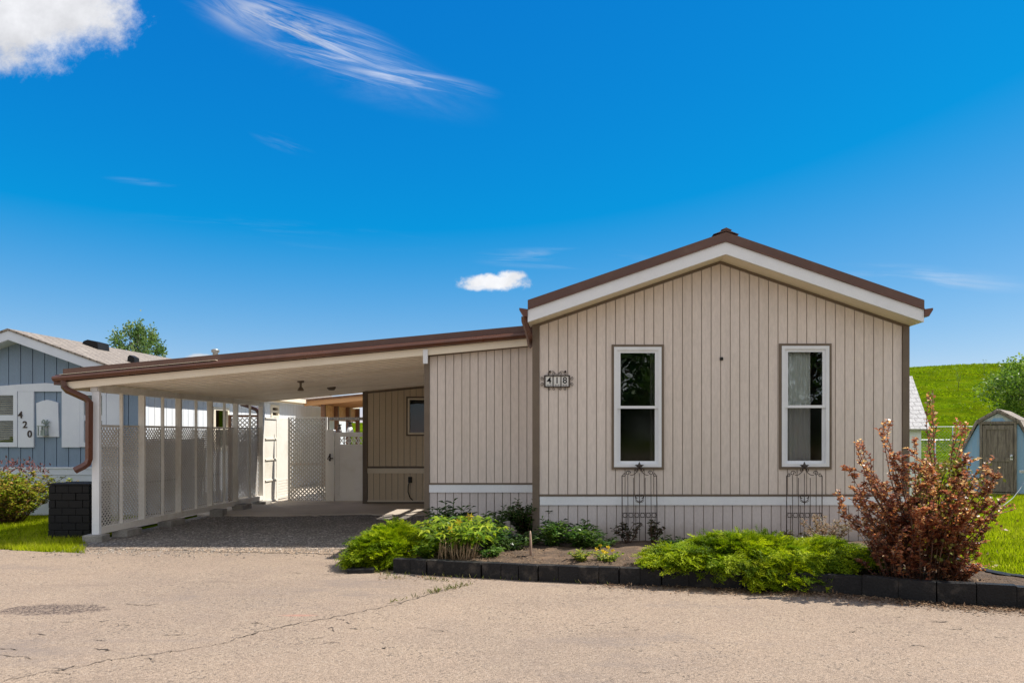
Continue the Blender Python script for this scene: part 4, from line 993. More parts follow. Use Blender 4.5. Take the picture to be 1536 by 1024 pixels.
# leaning pole in front of the shed
mb = MB(); mb.tube([at(1540,716,15.2), at(1530,733,15.1), at(1519,747,15.0), at(1506,757,14.9), at(1492,765,14.85)], .007, 6); mb.box(ax(1531,15.2), ax(1545,15.2), 15.15, 15.25, az(709,15.2), az(705,15.2))
mb.tube([at(1540,708,15.2),at(1541,716,15.2)], .015, 6)
tag(build('lawn_pole', mb, M['galv'], loc=at(1515,780,14.9)[:2]+(0,)), 'thin pale pole leaning over the lawn beside the blue shed', 'pole')

# ------------------------------------------------------------------ chain link fences
def chain(pts, h, label, pitch, wires=True):
    zs = [float(hill_h(np.array(p[0]), np.array(p[1]))) for p in pts]
    t = thing('chain_link_fence', label, 'fence', (pts[0][0], pts[0][1], zs[0]))
    for (x, y), z in zip(pts, zs): mb = MB(); mb.tube([(x,y,z),(x,y,z+h+.03)], .028, 8); build('post', mb, M['galv'], t)
    mb = MB(); mb.tube([(x,y,z+h) for (x,y),z in zip(pts,zs)], .022, 6); build('top_rail', mb, M['galv'], t)
    mb = MB()
    for (p, q, za, zb) in zip(pts[:-1], pts[1:], zs[:-1], zs[1:]):
        L = math.hypot(q[0]-p[0], q[1]-p[1]); n = int((L+h)/pitch)
        for k in range(n):
            for s in (1, -1):
                u0 = k*pitch-(h if s > 0 else 0); u1 = u0+h
                c0, c1 = max(0, u0), min(L, u1)
                if c1-c0 < .03: continue
                f0, f1 = (c0-u0)/h, (c1-u0)/h
                z0, z1 = (f0, f1) if s > 0 else (1-f0, 1-f1)
                P = lambda c, z: (p[0]+(q[0]-p[0])*c/L, p[1]+(q[1]-p[1])*c/L+.002*s, za+(zb-za)*c/L+.03+z*(h-.03))
                mb.bar(P(c0,z0), P(c1,z1), .004, .004)
    build('wire_mesh', mb, M['galv'], t)
chain([(6.5,25.5),(9.2,25.5),(12.2,25.6),(15.4,25.7),(18.6,25.8),(22,26)], 1.28, 'low chain-link fence across the lawn, directly behind the blue shed', .11)
chain([(14,44),(19,44),(22.0,44),(26,44),(31,44),(36,44.5)], 1.5, 'tall chain-link fence at the foot of the grassy hill', .22)

# garden stake
mb = MB(); d = 8.3; mb.tube([(ax(796,d)+.003,d,.05),(ax(796,d),d,.3),(ax(795.3,d)-.001,d+.01,az(797,d)-.03),(ax(795.3,d),d+.01,az(796,d))], [.015,.014,.013,.006], 8)
tag(build('wooden_stake', mb, M['stake'], loc=(ax(796,d),d,.1)), 'thin weathered wooden stake upright in the bed, left of the gabled home corner', 'stake')
# ------------------------------------------------------------------ vegetation
def unit(a): return a/(np.linalg.norm(a, axis=-1, keepdims=True)+1e-9)
def leafquads(P, D, L, W, fold=.25, droop=0.0, side=None):
    N = len(P); D = unit(D); L = np.broadcast_to(L, (N,))[:,None]; W = np.broadcast_to(W, (N,))[:,None]
    if side is None: side = rng.normal(size=(N,3))
    S = unit(np.cross(D, side)); U = np.cross(S, D)
    tip = P+D*L; tip[:,2] -= (droop*L)[:,0]
    a = P+D*L*.45+S*W/2+U*W*fold; b = P+D*L*.45-S*W/2+U*W*fold
    return np.stack([P, a, tip, b], 1)
def spray_template(nb=11, ln=.28, seed=0):
    r = np.random.default_rng(seed); P = []; D = []; L = []; W = []
    def dia(p, d, l, w): P.append(p); D.append(d); L.append(l); W.append(w)
    for i in range(nb):
        t = (i+.6)/nb; c = np.array([ln*t, 0, .10*ln*t-.22*ln*t*t])
        for s in (1, -1):
            a = s*(R(42)-.25*t+r.normal(0,.1)); l = ln*(.40*(1-t)+.13)*r.uniform(.75,1.2)
            d = np.array([math.cos(a), math.sin(a), r.normal(.05,.18)]); dia(c, d, l*.6, .013)
            for k in range(4):
                q = c+d*l*(.2+.2*k); a2 = a+(1 if k % 2 else -1)*R(38); dia(q, np.array([math.cos(a2), math.sin(a2), r.normal(.1,.25)]), l*r.uniform(.28,.45), .011)
    dia(np.array([ln*.9,0,-.08*ln]), np.array([1,0,-.1]), ln*.22, .011)
    n = len(P); return leafquads(np.array(P), np.array(D), np.array(L), np.array(W), .1, 0, np.tile([0,0,1.], (n,1))+r.normal(0,.35,(n,3)))
TEMPL = [spray_template(11, .28, k) for k in range(5)]
def instance(temps, P, D, up, scale, roll):
    """place templates (x forward) at P pointing along D"""
    out = []; rn = []
    D = unit(D); S = unit(np.cross(up, D)); U = np.cross(D, S)
    c, s = np.cos(roll)[:,None], np.sin(roll)[:,None]; S2 = S*c+U*s; U2 = -S*s+U*c
    for i in range(len(P)):
        T = temps[i % len(temps)]; m = np.stack([D[i], S2[i], U2[i]])
        out.append((T.reshape(-1,3)*scale[i]) @ m + P[i]); rn.append(np.full(len(T), 0.))
    return np.concatenate(out).reshape(-1,4,3)
M['juniper'] = leafmat('juniper_foliage', [(.05,.10,.004),(.15,.23,.005),(.29,.36,.006),(.50,.54,.012)], .6, .15, .35)
def juniper(label, c, rx, ry, h, n, zb, seed, drape=()):
    r = np.random.default_rng(seed)
    t = thing('juniper_shrub', label, 'juniper', (c[0], c[1], zb), 0, 'spreading junipers')
    az_ = r.uniform(0, 2*math.pi, n); k = r.uniform(0,1,n)**.55
    lob = 1+.13*np.sin(az_*3+seed)+.08*np.sin(az_*7+2*seed)+.05*np.sin(az_*13)
    X = np.cos(az_)*k*rx*lob*.86; Y = np.sin(az_)*k*ry*lob*.82
    Z = h*np.sqrt(np.clip(1-(k*.96)**2.2, 0, 1))*r.uniform(.45,1.,n)*(1+.14*np.sin(X*5+seed)+.1*np.sin(X*11+Y*9))
    P = np.stack([c[0]+X, c[1]+Y, zb+.02+Z*.93], 1)
    D = np.stack([np.cos(az_)*(.35+.8*k)+r.normal(0,.3,n), np.sin(az_)*(.35+.8*k)+r.normal(0,.3,n), .52-.40*k+r.normal(0,.17,n)], 1)
    D[:,1] -= .12
    sc = r.uniform(.55,1.05,n)
    for (dx0, dx1, dy, dz, m) in drape:
        k0 = r.integers(0, n, m); P[k0] = np.stack([c[0]+r.uniform(dx0,dx1,m), c[1]+dy+r.uniform(-.03,.22,m), zb+dz+r.normal(0,.05,m)],1); D[k0] = np.stack([r.normal(0,.55,m), -np.ones(m), r.normal(-.18,.22,m)],1)
    P = P-unit(D)*(.16*sc)[:,None]
    Q = instance(TEMPL, P, D, np.tile([0,0,1.],(n,1)), sc, r.normal(0,.45,n))
    per = len(Q)//n; base = np.clip(r.beta(1.4,1.4,n)*.85+.12*np.sin(X*4)+.06, 0, 1)
    rn = np.clip(np.repeat(base, per)+r.normal(0,.10,len(Q)), 0, 1)
    ok = Q[:,:,2].min(1) > .02
    build_np('foliage', Q[ok], M['juniper'], t, rnd=rn[ok])
    mb = MB()
    for i in range(26):
        a = r.uniform(0, 2*math.pi); q = r.uniform(.4,.8)
        mb.tube([(c[0]+.05*math.cos(a),c[1]+.05*math.sin(a),zb-.02),(c[0]+q*.5*rx*math.cos(a),c[1]+q*.5*ry*math.sin(a),zb+h*.35),(c[0]+q*rx*math.cos(a),c[1]+q*ry*math.sin(a),zb+h*.45)], [.018,.012,.005], 5)
    build('branches', mb, M['bark'], t)
juniper('wide bright green spreading juniper draping over the black edging below the gable', (ax(1136,7.75), 7.78), 1.42, .74, .315, 1900, .10, 3, ((-.55,.75,-.66,.12,240),(-.25,.55,-.74,.02,130),(-.9,-.4,-.5,.14,80)))
juniper('bright green juniper at the driveway corner, left of the yellow-green perennials', (ax(590,8.72), 8.72), .53, .72, .36, 760, .03, 8, ((-.45,.2,-.55,.05,90),))

def stems_plant(name, label, cat, c, zb, n, h, spread, leafL, leafW, mat, smat, seed, lpn=16, droop=.15, lean=.25, whorl=False, start=.15, hv=.25, group=None, twig=0, ang=.7, srad=.006, curve=1.3, bias=None, basew=.21, parent=None):
    r = np.random.default_rng(seed); t = parent or thing(name, label, cat, (c[0], c[1], zb), 0, group)
    mb = MB(); P = []; D = []; L = []; RN = []
    for i in range(n):
        a = r.uniform(0, 2*math.pi); q = spread*math.sqrt(r.uniform(0,1)); hh = h*r.uniform(1-hv,1+hv*.4)*(1-.25*(q/max(spread,.01))**2)
        bx_, by_ = c[0]+basew*q*math.cos(a), c[1]+basew*q*math.sin(a)
        ex, ey = c[0]+q*math.cos(a)*(1+lean), c[1]+q*math.sin(a)*(1+lean)
        if bias: ex += bias[0]*r.uniform(0,1); ey += bias[1]*r.uniform(0,1)
        wob = r.normal(0,.02,2)
        f = lambda s: np.array([bx_+(ex-bx_)*s**curve+wob[0]*math.sin(s*5), by_+(ey-by_)*s**curve+wob[1]*math.sin(s*4), zb-.01+hh*s-(.12*hh*s**3)])
        pts = [f(s) for s in np.linspace(0,1,6)]; mb.tube(pts, [srad*(1-.7*s) for s in np.linspace(0,1,6)], 5)
        segs = [(f, lpn, start, 1.)]
        for k in range(twig):
            s0 = r.uniform(.25,.95); p0 = f(s0); ta = r.uniform(0,2*math.pi); tl = r.uniform(.08,.26)*h*.75*(1.1-s0*.6); dv = np.array([math.cos(ta)*.75, math.sin(ta)*.75, r.uniform(.3,1.)])
            g_ = (lambda s, p0=p0, dv=dv, tl=tl: p0+dv*tl*s+np.array([0,0,-.05*tl*s*s]))
            mb.tube([g_(0), g_(.5), g_(1)], [.003,.0025,.0015], 4); segs.append((g_, max(3,int(lpn*.6)), .1, .9))
        tone = r.normal(0,.12)
        for g_, m_, s0, ws in segs:
            for k in range(m_):
                s = s0+(1-s0)*(k+.5)/m_ if not whorl else 1-(1-s0)*((k//5)/(m_/5))*.9
                p = g_(s); d0 = unit(g_(min(1,s+.02))-g_(s-.02)); ph = k*2.4 if not whorl else k*2*math.pi/5+.6*(k//5)
                o = np.array([math.cos(ph), math.sin(ph), 0]); d = d0*(1-ang)+o*ang+r.normal(0,.15,3)
                P.append(p); D.append(d); L.append(leafL*r.uniform(.65,1.15)*(.75+.25*math.sin(s*3))*ws); RN.append(np.clip(.5+tone+r.normal(0,.27),0,1))
    P = np.array(P); D = np.array(D); L = np.array(L)
    side = np.tile([0,0,1.],(len(P),1))+r.normal(0,.35,(len(P),3))
    Q = leafquads(P, D, L, L*leafW/leafL, .22, droop, side)
    build_np('leaves', Q, mat, t, rnd=np.array(RN)); build('stems', mb, smat, t)
    return t, P
M['lily'] = leafmat('lily_leaf', [(.08,.17,.010),(.15,.25,.015),(.25,.34,.02),(.38,.42,.03)], .4, .4, .35)
M['dkgreen'] = leafmat('dark_leaf', [(.02,.05,.012),(.035,.075,.017),(.055,.10,.02),(.08,.13,.025)], .4, .45, .25)
M['midgreen'] = leafmat('mid_leaf', [(.03,.085,.015),(.05,.12,.02),(.085,.15,.022),(.12,.19,.03)], .45, .35, .3)
M['lime'] = leafmat('lime_leaf', [(.13,.2,.02),(.2,.27,.025),(.3,.33,.04),(.42,.36,.06)], .5, .3, .35)
M['rose'] = leafmat('rose_leaf', [(.03,.03,.014),(.05,.035,.018),(.05,.06,.02),(.08,.08,.03)], .4, .45, .25)
M['ninebark'] = leafmat('purple_leaf', [(.06,.024,.022),(.18,.055,.042),(.33,.11,.065),(.44,.19,.085),(.58,.40,.27)], .34, .6, .5, 1.7)
M['ygreen'] = leafmat('yellow_green_leaf', [(.11,.13,.02),(.2,.2,.03),(.27,.22,.04)], .5, .3, .4)
M['silver'] = leafmat('dusty_leaf', [(.14,.12,.09),(.24,.2,.15),(.20,.09,.06),(.30,.27,.2)], .5, .4, .3)
M['rosebush'] = leafmat('mixed_leaf', [(.07,.13,.012),(.17,.25,.015),(.30,.34,.02),(.42,.32,.05),(.40,.18,.07)], .5, .3, .35)
M['mauve'] = leafmat('mauve_flower', [(.14,.06,.06),(.22,.10,.10),(.12,.05,.06)], .6, .2, .3)
M['yellow'] = leafmat('yellow_petal', [(.6,.42,.03),(.75,.55,.05)], .5, .2, .3)

# yellow-green perennial clump with dead stalks
lc = (ax(692,8.42), 8.42)
tl, _ = stems_plant('perennial_clump', 'yellow-green leafy perennial clump with tan dead stalks beside the left juniper', 'plant', lc, .12, 54, .52, .40, .15, .042, M['lily'], M['stem_grn'], 21, lpn=15, droop=.28, whorl=True, start=.3, ang=.8)
mb = MB()
for i in range(60):
    a, q = rng.uniform(0,6.28), .17*math.sqrt(rng.uniform()); x, y = lc[0]+q*math.cos(a)*1.2-.02, lc[1]-.20+q*math.sin(a)*.5; h = rng.uniform(.08,.26)
    mb.tube([(x,y,.11),(x+rng.normal(0,.03),y+rng.normal(0,.02),.12+h)], [.007,.005], 5)
build('dead_stalks', mb, M['stem_tan'], tl)
P = []; 
for p in ((.02,.44),(-.07,.36),(.14,.50)):
    c = np.array([lc[0]+p[0], lc[1]-.30, .1+p[1]])
    for k in range(6): P.append((c, np.array([math.cos(k*1.05),-.4,math.sin(k*1.05)])))
Q = leafquads(np.array([p[0] for p in P]), np.array([p[1] for p in P]), .055, .022)
for k in range(0, len(Q), 6): build_np('flower', Q[k:k+6], M['yellow'], tl, rnd=rng.uniform(0,1,6))
stems_plant('peony_plant', 'dark green peony-like plant standing tallest behind the yellow-green perennials', 'plant', (ax(678,9.35), 9.35), .12, 26, .58, .30, .115, .045, M['dkgreen'], M['stem_grn'], 22, lpn=14, droop=.2, start=.3)
stems_plant('leafy_plant', 'low mid green plant just right of the yellow-green perennial clump', 'plant', (ax(742,8.75), 8.75), .12, 24, .34, .28, .10, .038, M['midgreen'], M['stem_grn'], 23, lpn=12, droop=.2)
stems_plant('leafy_plant', 'low dark green ground plant between the leafy clump and wooden stake', 'plant', (ax(770,8.7), 8.7), .12, 20, .24, .26, .085, .035, M['dkgreen'], M['stem_grn'], 24, lpn=10, droop=.2)
stems_plant('leafy_plant', 'slim dark upright plant against the addition wall, left of the wall-corner bush', 'plant', (ax(748,9.85), 9.85), .1, 14, .52, .16, .09, .03, M['dkgreen'], M['stem_grn'], 25, lpn=14)
stems_plant('corner_bush', 'dense dark bush in the shaded corner where addition meets the gabled home', 'bush', (ax(790,9.9), 9.9), .1, 40, .58, .28, .075, .035, M['dkgreen'], M['stem_red'], 26, lpn=18, twig=3)
stems_plant('phlox_plant', 'upright dark green phlox clump right of the wooden stake', 'plant', (ax(828,8.95), 8.95), .12, 26, .42, .22, .095, .03, M['midgreen'], M['stem_grn'], 27, lpn=20, start=.1)
stems_plant('phlox_plant', 'shorter bushy dark green plant between the stake-side phlox and left trellis', 'plant', (ax(872,8.9), 8.9), .12, 28, .38, .24, .095, .034, M['midgreen'], M['stem_grn'], 28, lpn=18, start=.1)
stems_plant('small_plant', 'small lime green plant at the edging, left of the yellow-flowered one', 'plant', (ax(872,8.05), 8.05), .12, 22, .15, .12, .05, .026, M['lime'], M['stem_grn'], 29, lpn=9)
tf, _ = stems_plant('small_plant', 'small lime green plant with yellow pansy flowers at the edging', 'plant', (ax(908,8.05), 8.05), .12, 26, .15, .16, .05, .026, M['lime'], M['stem_grn'], 30, lpn=9)
P = []
for k in range(7):
    c = np.array([ax(908,8.05)+rng.normal(0,.06), 7.98+rng.normal(0,.04), .27+rng.normal(0,.02)])
    for j in range(5): P.append((c, np.array([math.cos(j*1.26),-.5,math.sin(j*1.26)])))
Q = leafquads(np.array([p[0] for p in P]), np.array([p[1] for p in P]), .028, .022)
for k in range(0, len(Q), 5): build_np('flower', Q[k:k+5], M['yellow'], tf, rnd=rng.uniform(0,1,5))
stems_plant('rose_bush', 'sparse dark reddish rose at the left foot of the left trellis', 'rose', (ax(942,9.4), 9.4), .14, 10, .30, .20, .06, .034, M['rose'], M['stem_red'], 31, lpn=10, twig=2)
stems_plant('rose_bush', 'sparse dark reddish rose at the right foot of the left trellis', 'rose', (ax(978,9.4), 9.4), .14, 9, .34, .17, .06, .034, M['rose'], M['stem_red'], 32, lpn=10, twig=2)
stems_plant('spirea_bush', 'dusty pinkish shrub behind the big juniper, right of the right trellis', 'shrub', (ax(1238,8.7), 8.7), .12, 30, .50, .28, .05, .022, M['silver'], M['stem_tan'], 33, lpn=16, twig=3, start=.2)
stems_plant('leafy_plant', 'low dark plant at the foot of the right trellis, half behind the big juniper', 'plant', (ax(1190,9.3), 9.3), .14, 14, .20, .2, .06, .03, M['rose'], M['stem_red'], 34, lpn=10)
for k, (px, d, n_, h_, sp, L_, W_, mt, lab) in enumerate((
 (722, 9.2, 26, .46, .28, .11, .045, 'midgreen', 'bushy broad-leaved plant behind the right side of the yellow-green perennials'),
 (655, 9.0, 24, .40, .24, .11, .042, 'lily', 'pale green broad-leaved plant squeezed between left juniper and yellow-green perennials'),
 (640, 8.3, 18, .22, .18, .09, .034, 'lily', 'small lime tuft at the edging corner under the left juniper'),
 (788, 9.1, 22, .24, .28, .09, .04, 'dkgreen', 'dark low spreading plant behind the wooden stake'),
 (735, 8.25, 12, .16, .14, .07, .03, 'midgreen', 'tiny green plant at the edging, right foot of the yellow-green perennials'),
 (850, 9.35, 20, .34, .26, .09, .034, 'dkgreen', 'dark leafy plant against the skirting, behind the phlox'),
 (905, 8.9, 16, .20, .22, .07, .03, 'midgreen', 'low green plant between the phlox and left trellis'),
 (1010, 9.0, 16, .17, .26, .07, .03, 'dkgreen', 'low dark plant just right of the left trellis, behind the big juniper'))):
    stems_plant('leafy_plant', lab, 'plant', (ax(px,d), d), .12, n_, h_, sp, L_, W_, M[mt], M['stem_grn'], 90+k, lpn=14, droop=.2, start=.1)
# dark-leaved ninebark
nb_c = (ax(1385,7.15), 7.18)
nbk, _ = stems_plant('ninebark_shrub', 'tall open reddish purple-leaved shrub at the right house corner', 'shrub', nb_c, .11, 46, 1.36, .54, .050, .036, M['ninebark'], M['stem_red'], 41, lpn=34, twig=13, start=.10, hv=.45, srad=.008, lean=.35, droop=.1, curve=1.15, basew=.5)
stems_plant('', '', '', (nb_c[0]-.10, nb_c[1]-.12), .11, 28, .50, .46, .048, .036, M['ninebark'], M['stem_red'], 44, lpn=18, twig=5, start=.05, hv=.5, srad=.005, lean=.3, curve=1.1, basew=.7, parent=nbk)
stems_plant('', '', '', (nb_c[0]-.28, nb_c[1]-.05), .11, 26, .85, .42, .048, .036, M['ninebark'], M['stem_red'], 45, lpn=22, twig=7, start=.1, hv=.4, srad=.006, lean=.4, curve=1.1, basew=.4, parent=nbk, bias=(-.15,0))
r = np.random.default_rng(5); mb = MB(); P = []; D = []
def shoot(px0, pts, nl, r0=.007):
    global P, D
    V = [np.array(at(px, py, d)) for px, py, d in pts]; mb.tube([tuple(v) for v in V], [r0*(1-.7*i/(len(V)-1)) for i in range(len(V))], 5)
    for k in range(nl):
        s = (k+.5)/nl*(len(V)-1)*.82+.18*(len(V)-1); i = min(int(s), len(V)-2); p = V[i]+(V[i+1]-V[i])*(s-i); d0 = unit(V[i+1]-V[i]); ph = k*2.4
        P.append(p); D.append(d0*.4+np.array([math.cos(ph), math.sin(ph), .2])*.7)
for pts, nl in (
  ([(1392,850,7.15),(1398,700,7.1),(1397,640,7.05),(1401,592,7.0)], 34), ([(1395,850,7.2),(1420,720,7.2),(1438,660,7.15),(1450,630,7.1)], 34),
  ([(1380,850,7.1),(1345,720,7.2),(1335,660,7.2),(1328,633,7.2)], 36), ([(1375,850,7.1),(1320,740,7.0),(1295,690,7.0),(1284,665,7.0)], 34),
  ([(1370,855,7.1),(1310,800,6.95),(1275,770,6.9),(1262,745,6.9)], 40), ([(1370,855,7.1),(1315,780,7.0),(1290,757,6.95),(1280,748,6.95)], 34),
  ([(1400,855,7.1),(1450,800,7.0),(1480,775,6.95),(1518,757,6.9)], 26), ([(1400,855,7.1),(1455,805,7.1),(1487,790,7.0),(1509,797,7.0)], 22),
  ([(1400,850,7.2),(1440,760,7.2),(1462,720,7.2),(1488,700,7.2)], 36), ([(1398,850,7.2),(1430,780,7.2),(1450,700,7.2),(1454,688,7.2)], 40),
  ([(1372,850,7.1),(1330,770,7.2),(1300,720,7.2),(1275,697,7.2)], 12)):
    for j in range(4 if nl > 25 else 1):
        jit = [(px+(r.normal(0,7) if i else 0), py+(r.normal(0,6) if i else 0), d+r.normal(0,.05)) for i, (px,py,d) in enumerate(pts)]
        shoot(0, jit, nl)
n = len(P); Q = leafquads(np.array(P), np.array(D)+r.normal(0,.15,(n,3)), r.uniform(.03,.055,n), r.uniform(.022,.036,n), .2, .1, np.tile([0,0,1.],(n,1))+r.normal(0,.5,(n,3)))
build_np('shoot_leaves', Q, M['ninebark'], nbk, rnd=np.clip(r.normal(.55,.25,n),0,1)); build('shoots', mb, M['stem_red'], nbk)
n = 900; a = r.uniform(0,6.28,n); P = np.stack([nb_c[0]+.16+r.normal(0,.17,n), nb_c[1]-.1+r.normal(0,.16,n), r.uniform(.3,1.25,n)],1)
Q = leafquads(P, r.normal(size=(n,3)), .045, .028); build_np('inner_leaves', Q, M['ygreen'], nbk, rnd=r.uniform(0,1,n))
# low reddish growth at its foot
stems_plant('ninebark_sprout', 'low bushy reddish growth at the edging, right foot of the tall purple-leaved shrub', 'shrub', (ax(1432,6.95), 6.95), .11, 34, .28, .26, .042, .03, M['ninebark'], M['stem_red'], 43, lpn=16, twig=2)
# neighbour's flowering bush
dnb = 12.5
nbt, _ = stems_plant('flowering_bush', 'rounded yellow-green bush with mauve tops before the blue house', 'bush', (ax(14,dnb), dnb), 0, 150, 1.0, .78, .06, .036, M['rosebush'], M['stem_red'], 51, lpn=22, twig=5, start=.12, hv=.2)
n = 260; a = r.uniform(0,6.28,n); q = np.sqrt(r.uniform(0,1,n))*.6; P = np.stack([ax(14,dnb)+q*np.cos(a), dnb+q*np.sin(a), .98-.35*q**2+r.normal(0,.06,n)],1)
Q = leafquads(P, r.normal(size=(n,3))+[0,0,.8], .06, .03); build_np('flowers', Q, M['mauve'], nbt, rnd=r.uniform(0,1,n))['kind'] = 'stuff'

# ------------------------------------------------------------------ trees
M['tleaf'] = leafmat('tree_leaf', [(.07,.15,.015),(.13,.22,.02),(.2,.3,.035),(.34,.42,.10)], .45, .35, .35)
M['tleaf2'] = leafmat('grey_green_leaf', [(.07,.13,.04),(.12,.20,.06),(.19,.27,.09),(.30,.35,.14)], .45, .4, .35)
M['tleaf3'] = leafmat('deep_tree_leaf', [(.02,.05,.01),(.035,.08,.014),(.06,.12,.02),(.1,.16,.03)], .45, .35, .35)
def tree(label, base, h, crown_r, crown_z0, nclump, nleaf, ls, mat, seed, cat='tree', name='leafy_tree', group=None, upright=.3, trunk=.12, clump=.3, flat_=1.):
    r = np.random.default_rng(seed); t = thing(name, label, cat, base, 0, group); b = np.array(base, float); mb = MB()
    top = b+np.array([r.normal(0,.1), r.normal(0,.1), h*.8]); mid = b+np.array([r.normal(0,.08), r.normal(0,.08), crown_z0])
    mb.tube([tuple(b-[0,0,.1]), tuple(mid), tuple((mid+top)/2+r.normal(0,.1,3)), tuple(top)], [trunk, trunk*.75, trunk*.45, trunk*.12], 8)
    P = []; D = []; RN = []
    for i in range(nclump):
        z = r.uniform(0,1); ph = r.uniform(0,6.28); rr = crown_r*np.sqrt(max(.02,1-(2*z-1)**2*.9))*r.uniform(.35,1.)*(1-.35*max(0,z-.5))
        c = b+np.array([rr*math.cos(ph), rr*math.sin(ph)*flat_, crown_z0+(h-crown_z0)*z])
        st = b+np.array([0,0,crown_z0+(c[2]-b[2]-crown_z0)*.55]); mb.tube([tuple(st), tuple((st+c)/2+[0,0,-.05*crown_r]), tuple(c)], [trunk*.3, trunk*.17, trunk*.05], 5)
        n = int(nleaf/nclump*r.uniform(.6,1.4)); tone = r.normal(.5,.13)
        o = r.normal(size=(n,3)); o = unit(o)*(r.uniform(0,1,(n,1))**.5)*clump*r.uniform(.7,1.3); o[:,2] *= .8
        if upright: o[:,2] += np.abs(r.normal(0,clump*upright,n))
        P.append(c+o); D.append(unit(o)+r.normal(0,.5,(n,3))+[0,0,-.1]); RN.append(np.clip(tone+r.normal(0,.18,n),0,1))
    P = np.concatenate(P); D = np.concatenate(D); n = len(P)
    Q = leafquads(P, D, ls*r.uniform(.6,1.3,n), ls*.55*r.uniform(.7,1.2,n), .2, .1)
    build('trunk', mb, M['bark'], t); build_np('crown', Q, mat, t, rnd=np.concatenate(RN)); return t
d = 40.0
tree('leafy green tree rising behind the blue house roof', (ax(203,d), d, 0), az(496,d), 1.42, 4.4, 75, 6000, .16, M['tleaf2'], 61, upright=1.2, clump=.22)
d = 25.0
tree('round green tree overhanging the blue shed from behind', (ax(1546,d), d, 0), az(548,d), 1.5, 1.8, 60, 7000, .12, M['tleaf'], 62, clump=.40, upright=.2)
for i, (px, d, ht, lab) in enumerate(((1437, 78, 2.7, 'thin young sapling on the grassy hillside above the reddish shrub'), (1476, 95, 2.2, 'smaller sapling higher on the hill, left of the round tree'))):
    x = ax(px,d); z = float(hill_h(np.array(x), np.array(float(d))))
    tree(lab, (x,d,z), ht, .35, .9, 7, 70, .12, M['tleaf2'], 70+i, name='sapling', trunk=.03, clump=.25, group='saplings on the hillside')
# trees across the road, mirrored in the front windows
for i, (x, y, h, lab) in enumerate(((1.6,-15,8.5,'tall dark tree across the road mirrored in the left front window'),(5.0,-19,9.5,'big tree across the road behind the other mirrored trees'),(10.9,-15.5,9.0,'dark tree across the road mirrored in the right front window'),(-4.5,-18,8.0,'leafy tree across the road facing the carport'))):
    tree(lab, (x,y,0), h, 2.7, 1.3, 60, 6000, .27, M['tleaf3'], 80+i, group='trees across the road', clump=.8, trunk=.2)

# ------------------------------------------------------------------ grass and small ground cover
def inpoly(P, poly):
    x, y = P[:,0], P[:,1]; c = np.zeros(len(P), bool); n = len(poly)
    for i in range(n):
        x0,y0 = poly[i]; x1,y1 = poly[(i+1)%n]
        k = ((y0>y) != (y1>y)) & (x < (x1-x0)*(y-y0)/(y1-y0+1e-12)+x0); c ^= k
    return c
def blades(poly, dens, h, w, seed, z=-.01, patch=.5):
    r = np.random.default_rng(seed); a = np.array(poly); lo, hi = a.min(0), a.max(0); N = int(dens*np.prod(hi-lo))
    P = r.uniform(lo, hi, (N,2)); P = P[inpoly(P, poly)]; N = len(P)
    hh = h*r.uniform(.5,1.25,N)*(1+.3*np.sin(P[:,0]*2.1+1)*np.sin(P[:,1]*1.7)); ph = r.uniform(0,6.28,N); ww = w*r.uniform(.7,1.3,N); ln = r.normal(0,.35,(N,2))*hh[:,None]
    A = np.stack([P[:,0]-ww/2*np.cos(ph), P[:,1]-ww/2*np.sin(ph), np.full(N,z)],1); B = np.stack([P[:,0]+ww/2*np.cos(ph), P[:,1]+ww/2*np.sin(ph), np.full(N,z)],1)
    T = np.stack([P[:,0]+ln[:,0], P[:,1]+ln[:,1], z+hh],1)
    tone = np.clip(.5+.22*np.sin(P[:,0]*1.3+2)*np.cos(P[:,1]*.9)+r.normal(0,.2,N),0,1)
    return np.stack([A,B,T],1), tone
LP = [(-6.24,9.42),(-6.85,9.55),(-7.9,9.84),(-11,10.03),(-13.5,10.1),(-13.5,13.6),(-7.95,13.6),(-7.9,11.6),(-6.95,11.4),(-6.92,10.4),(-6.7,10.15)]
q1, r1 = blades(LP, 1500, .055, .010, 1)
q1b, r1b = blades([(-6.20,9.36),(-6.85,9.5),(-7.9,9.78),(-11,9.97),(-11,10.3),(-6.95,10.2),(-6.6,9.9)], 2600, .075, .009, 4)
RP = [(4.35,9.6),(4.2,8.6),(4.08,7.75),(4.12,7.25),(4.4,6.92),(4.95,6.6),(6.5,6.2),(9,8.5),(13,14),(13,18.5),(6,18.5),(4.5,17)]
q2, r2 = blades(RP, 1300, .06, .011, 2)
q3, r3 = blades([(6,18.5),(13.5,18.5),(19,25),(19,31),(8,31)], 220, .09, .022, 3)
rh = np.random.default_rng(12); N = 30000; X = rh.uniform(14, 62, N); Y = rh.uniform(31, 119, N); k = (X/Y > .40) & (X/Y < .66); X, Y = X[k], Y[k]; N = len(X)
cl = np.sin(X*.31+1.3*np.sin(Y*.11))*np.sin(Y*.17+X*.07)+.6*np.sin(X*.9+Y*.5); hh = .12*rh.uniform(.4,1.4,N)*(1+.5*np.clip(cl,-1,1)); ph = rh.uniform(0,6.28,N); ww = rh.uniform(.05,.16,N); Z = hill_h(X,Y)-.03
q4 = np.stack([np.stack([X-ww*np.cos(ph),Y-ww*np.sin(ph),Z],1), np.stack([X+ww*np.cos(ph),Y+ww*np.sin(ph),Z],1), np.stack([X+rh.normal(0,.08,N),Y+rh.normal(0,.08,N),Z+hh],1)],1)
r4 = np.clip(.04+.07*cl+rh.normal(0,.08,N),0,.4)
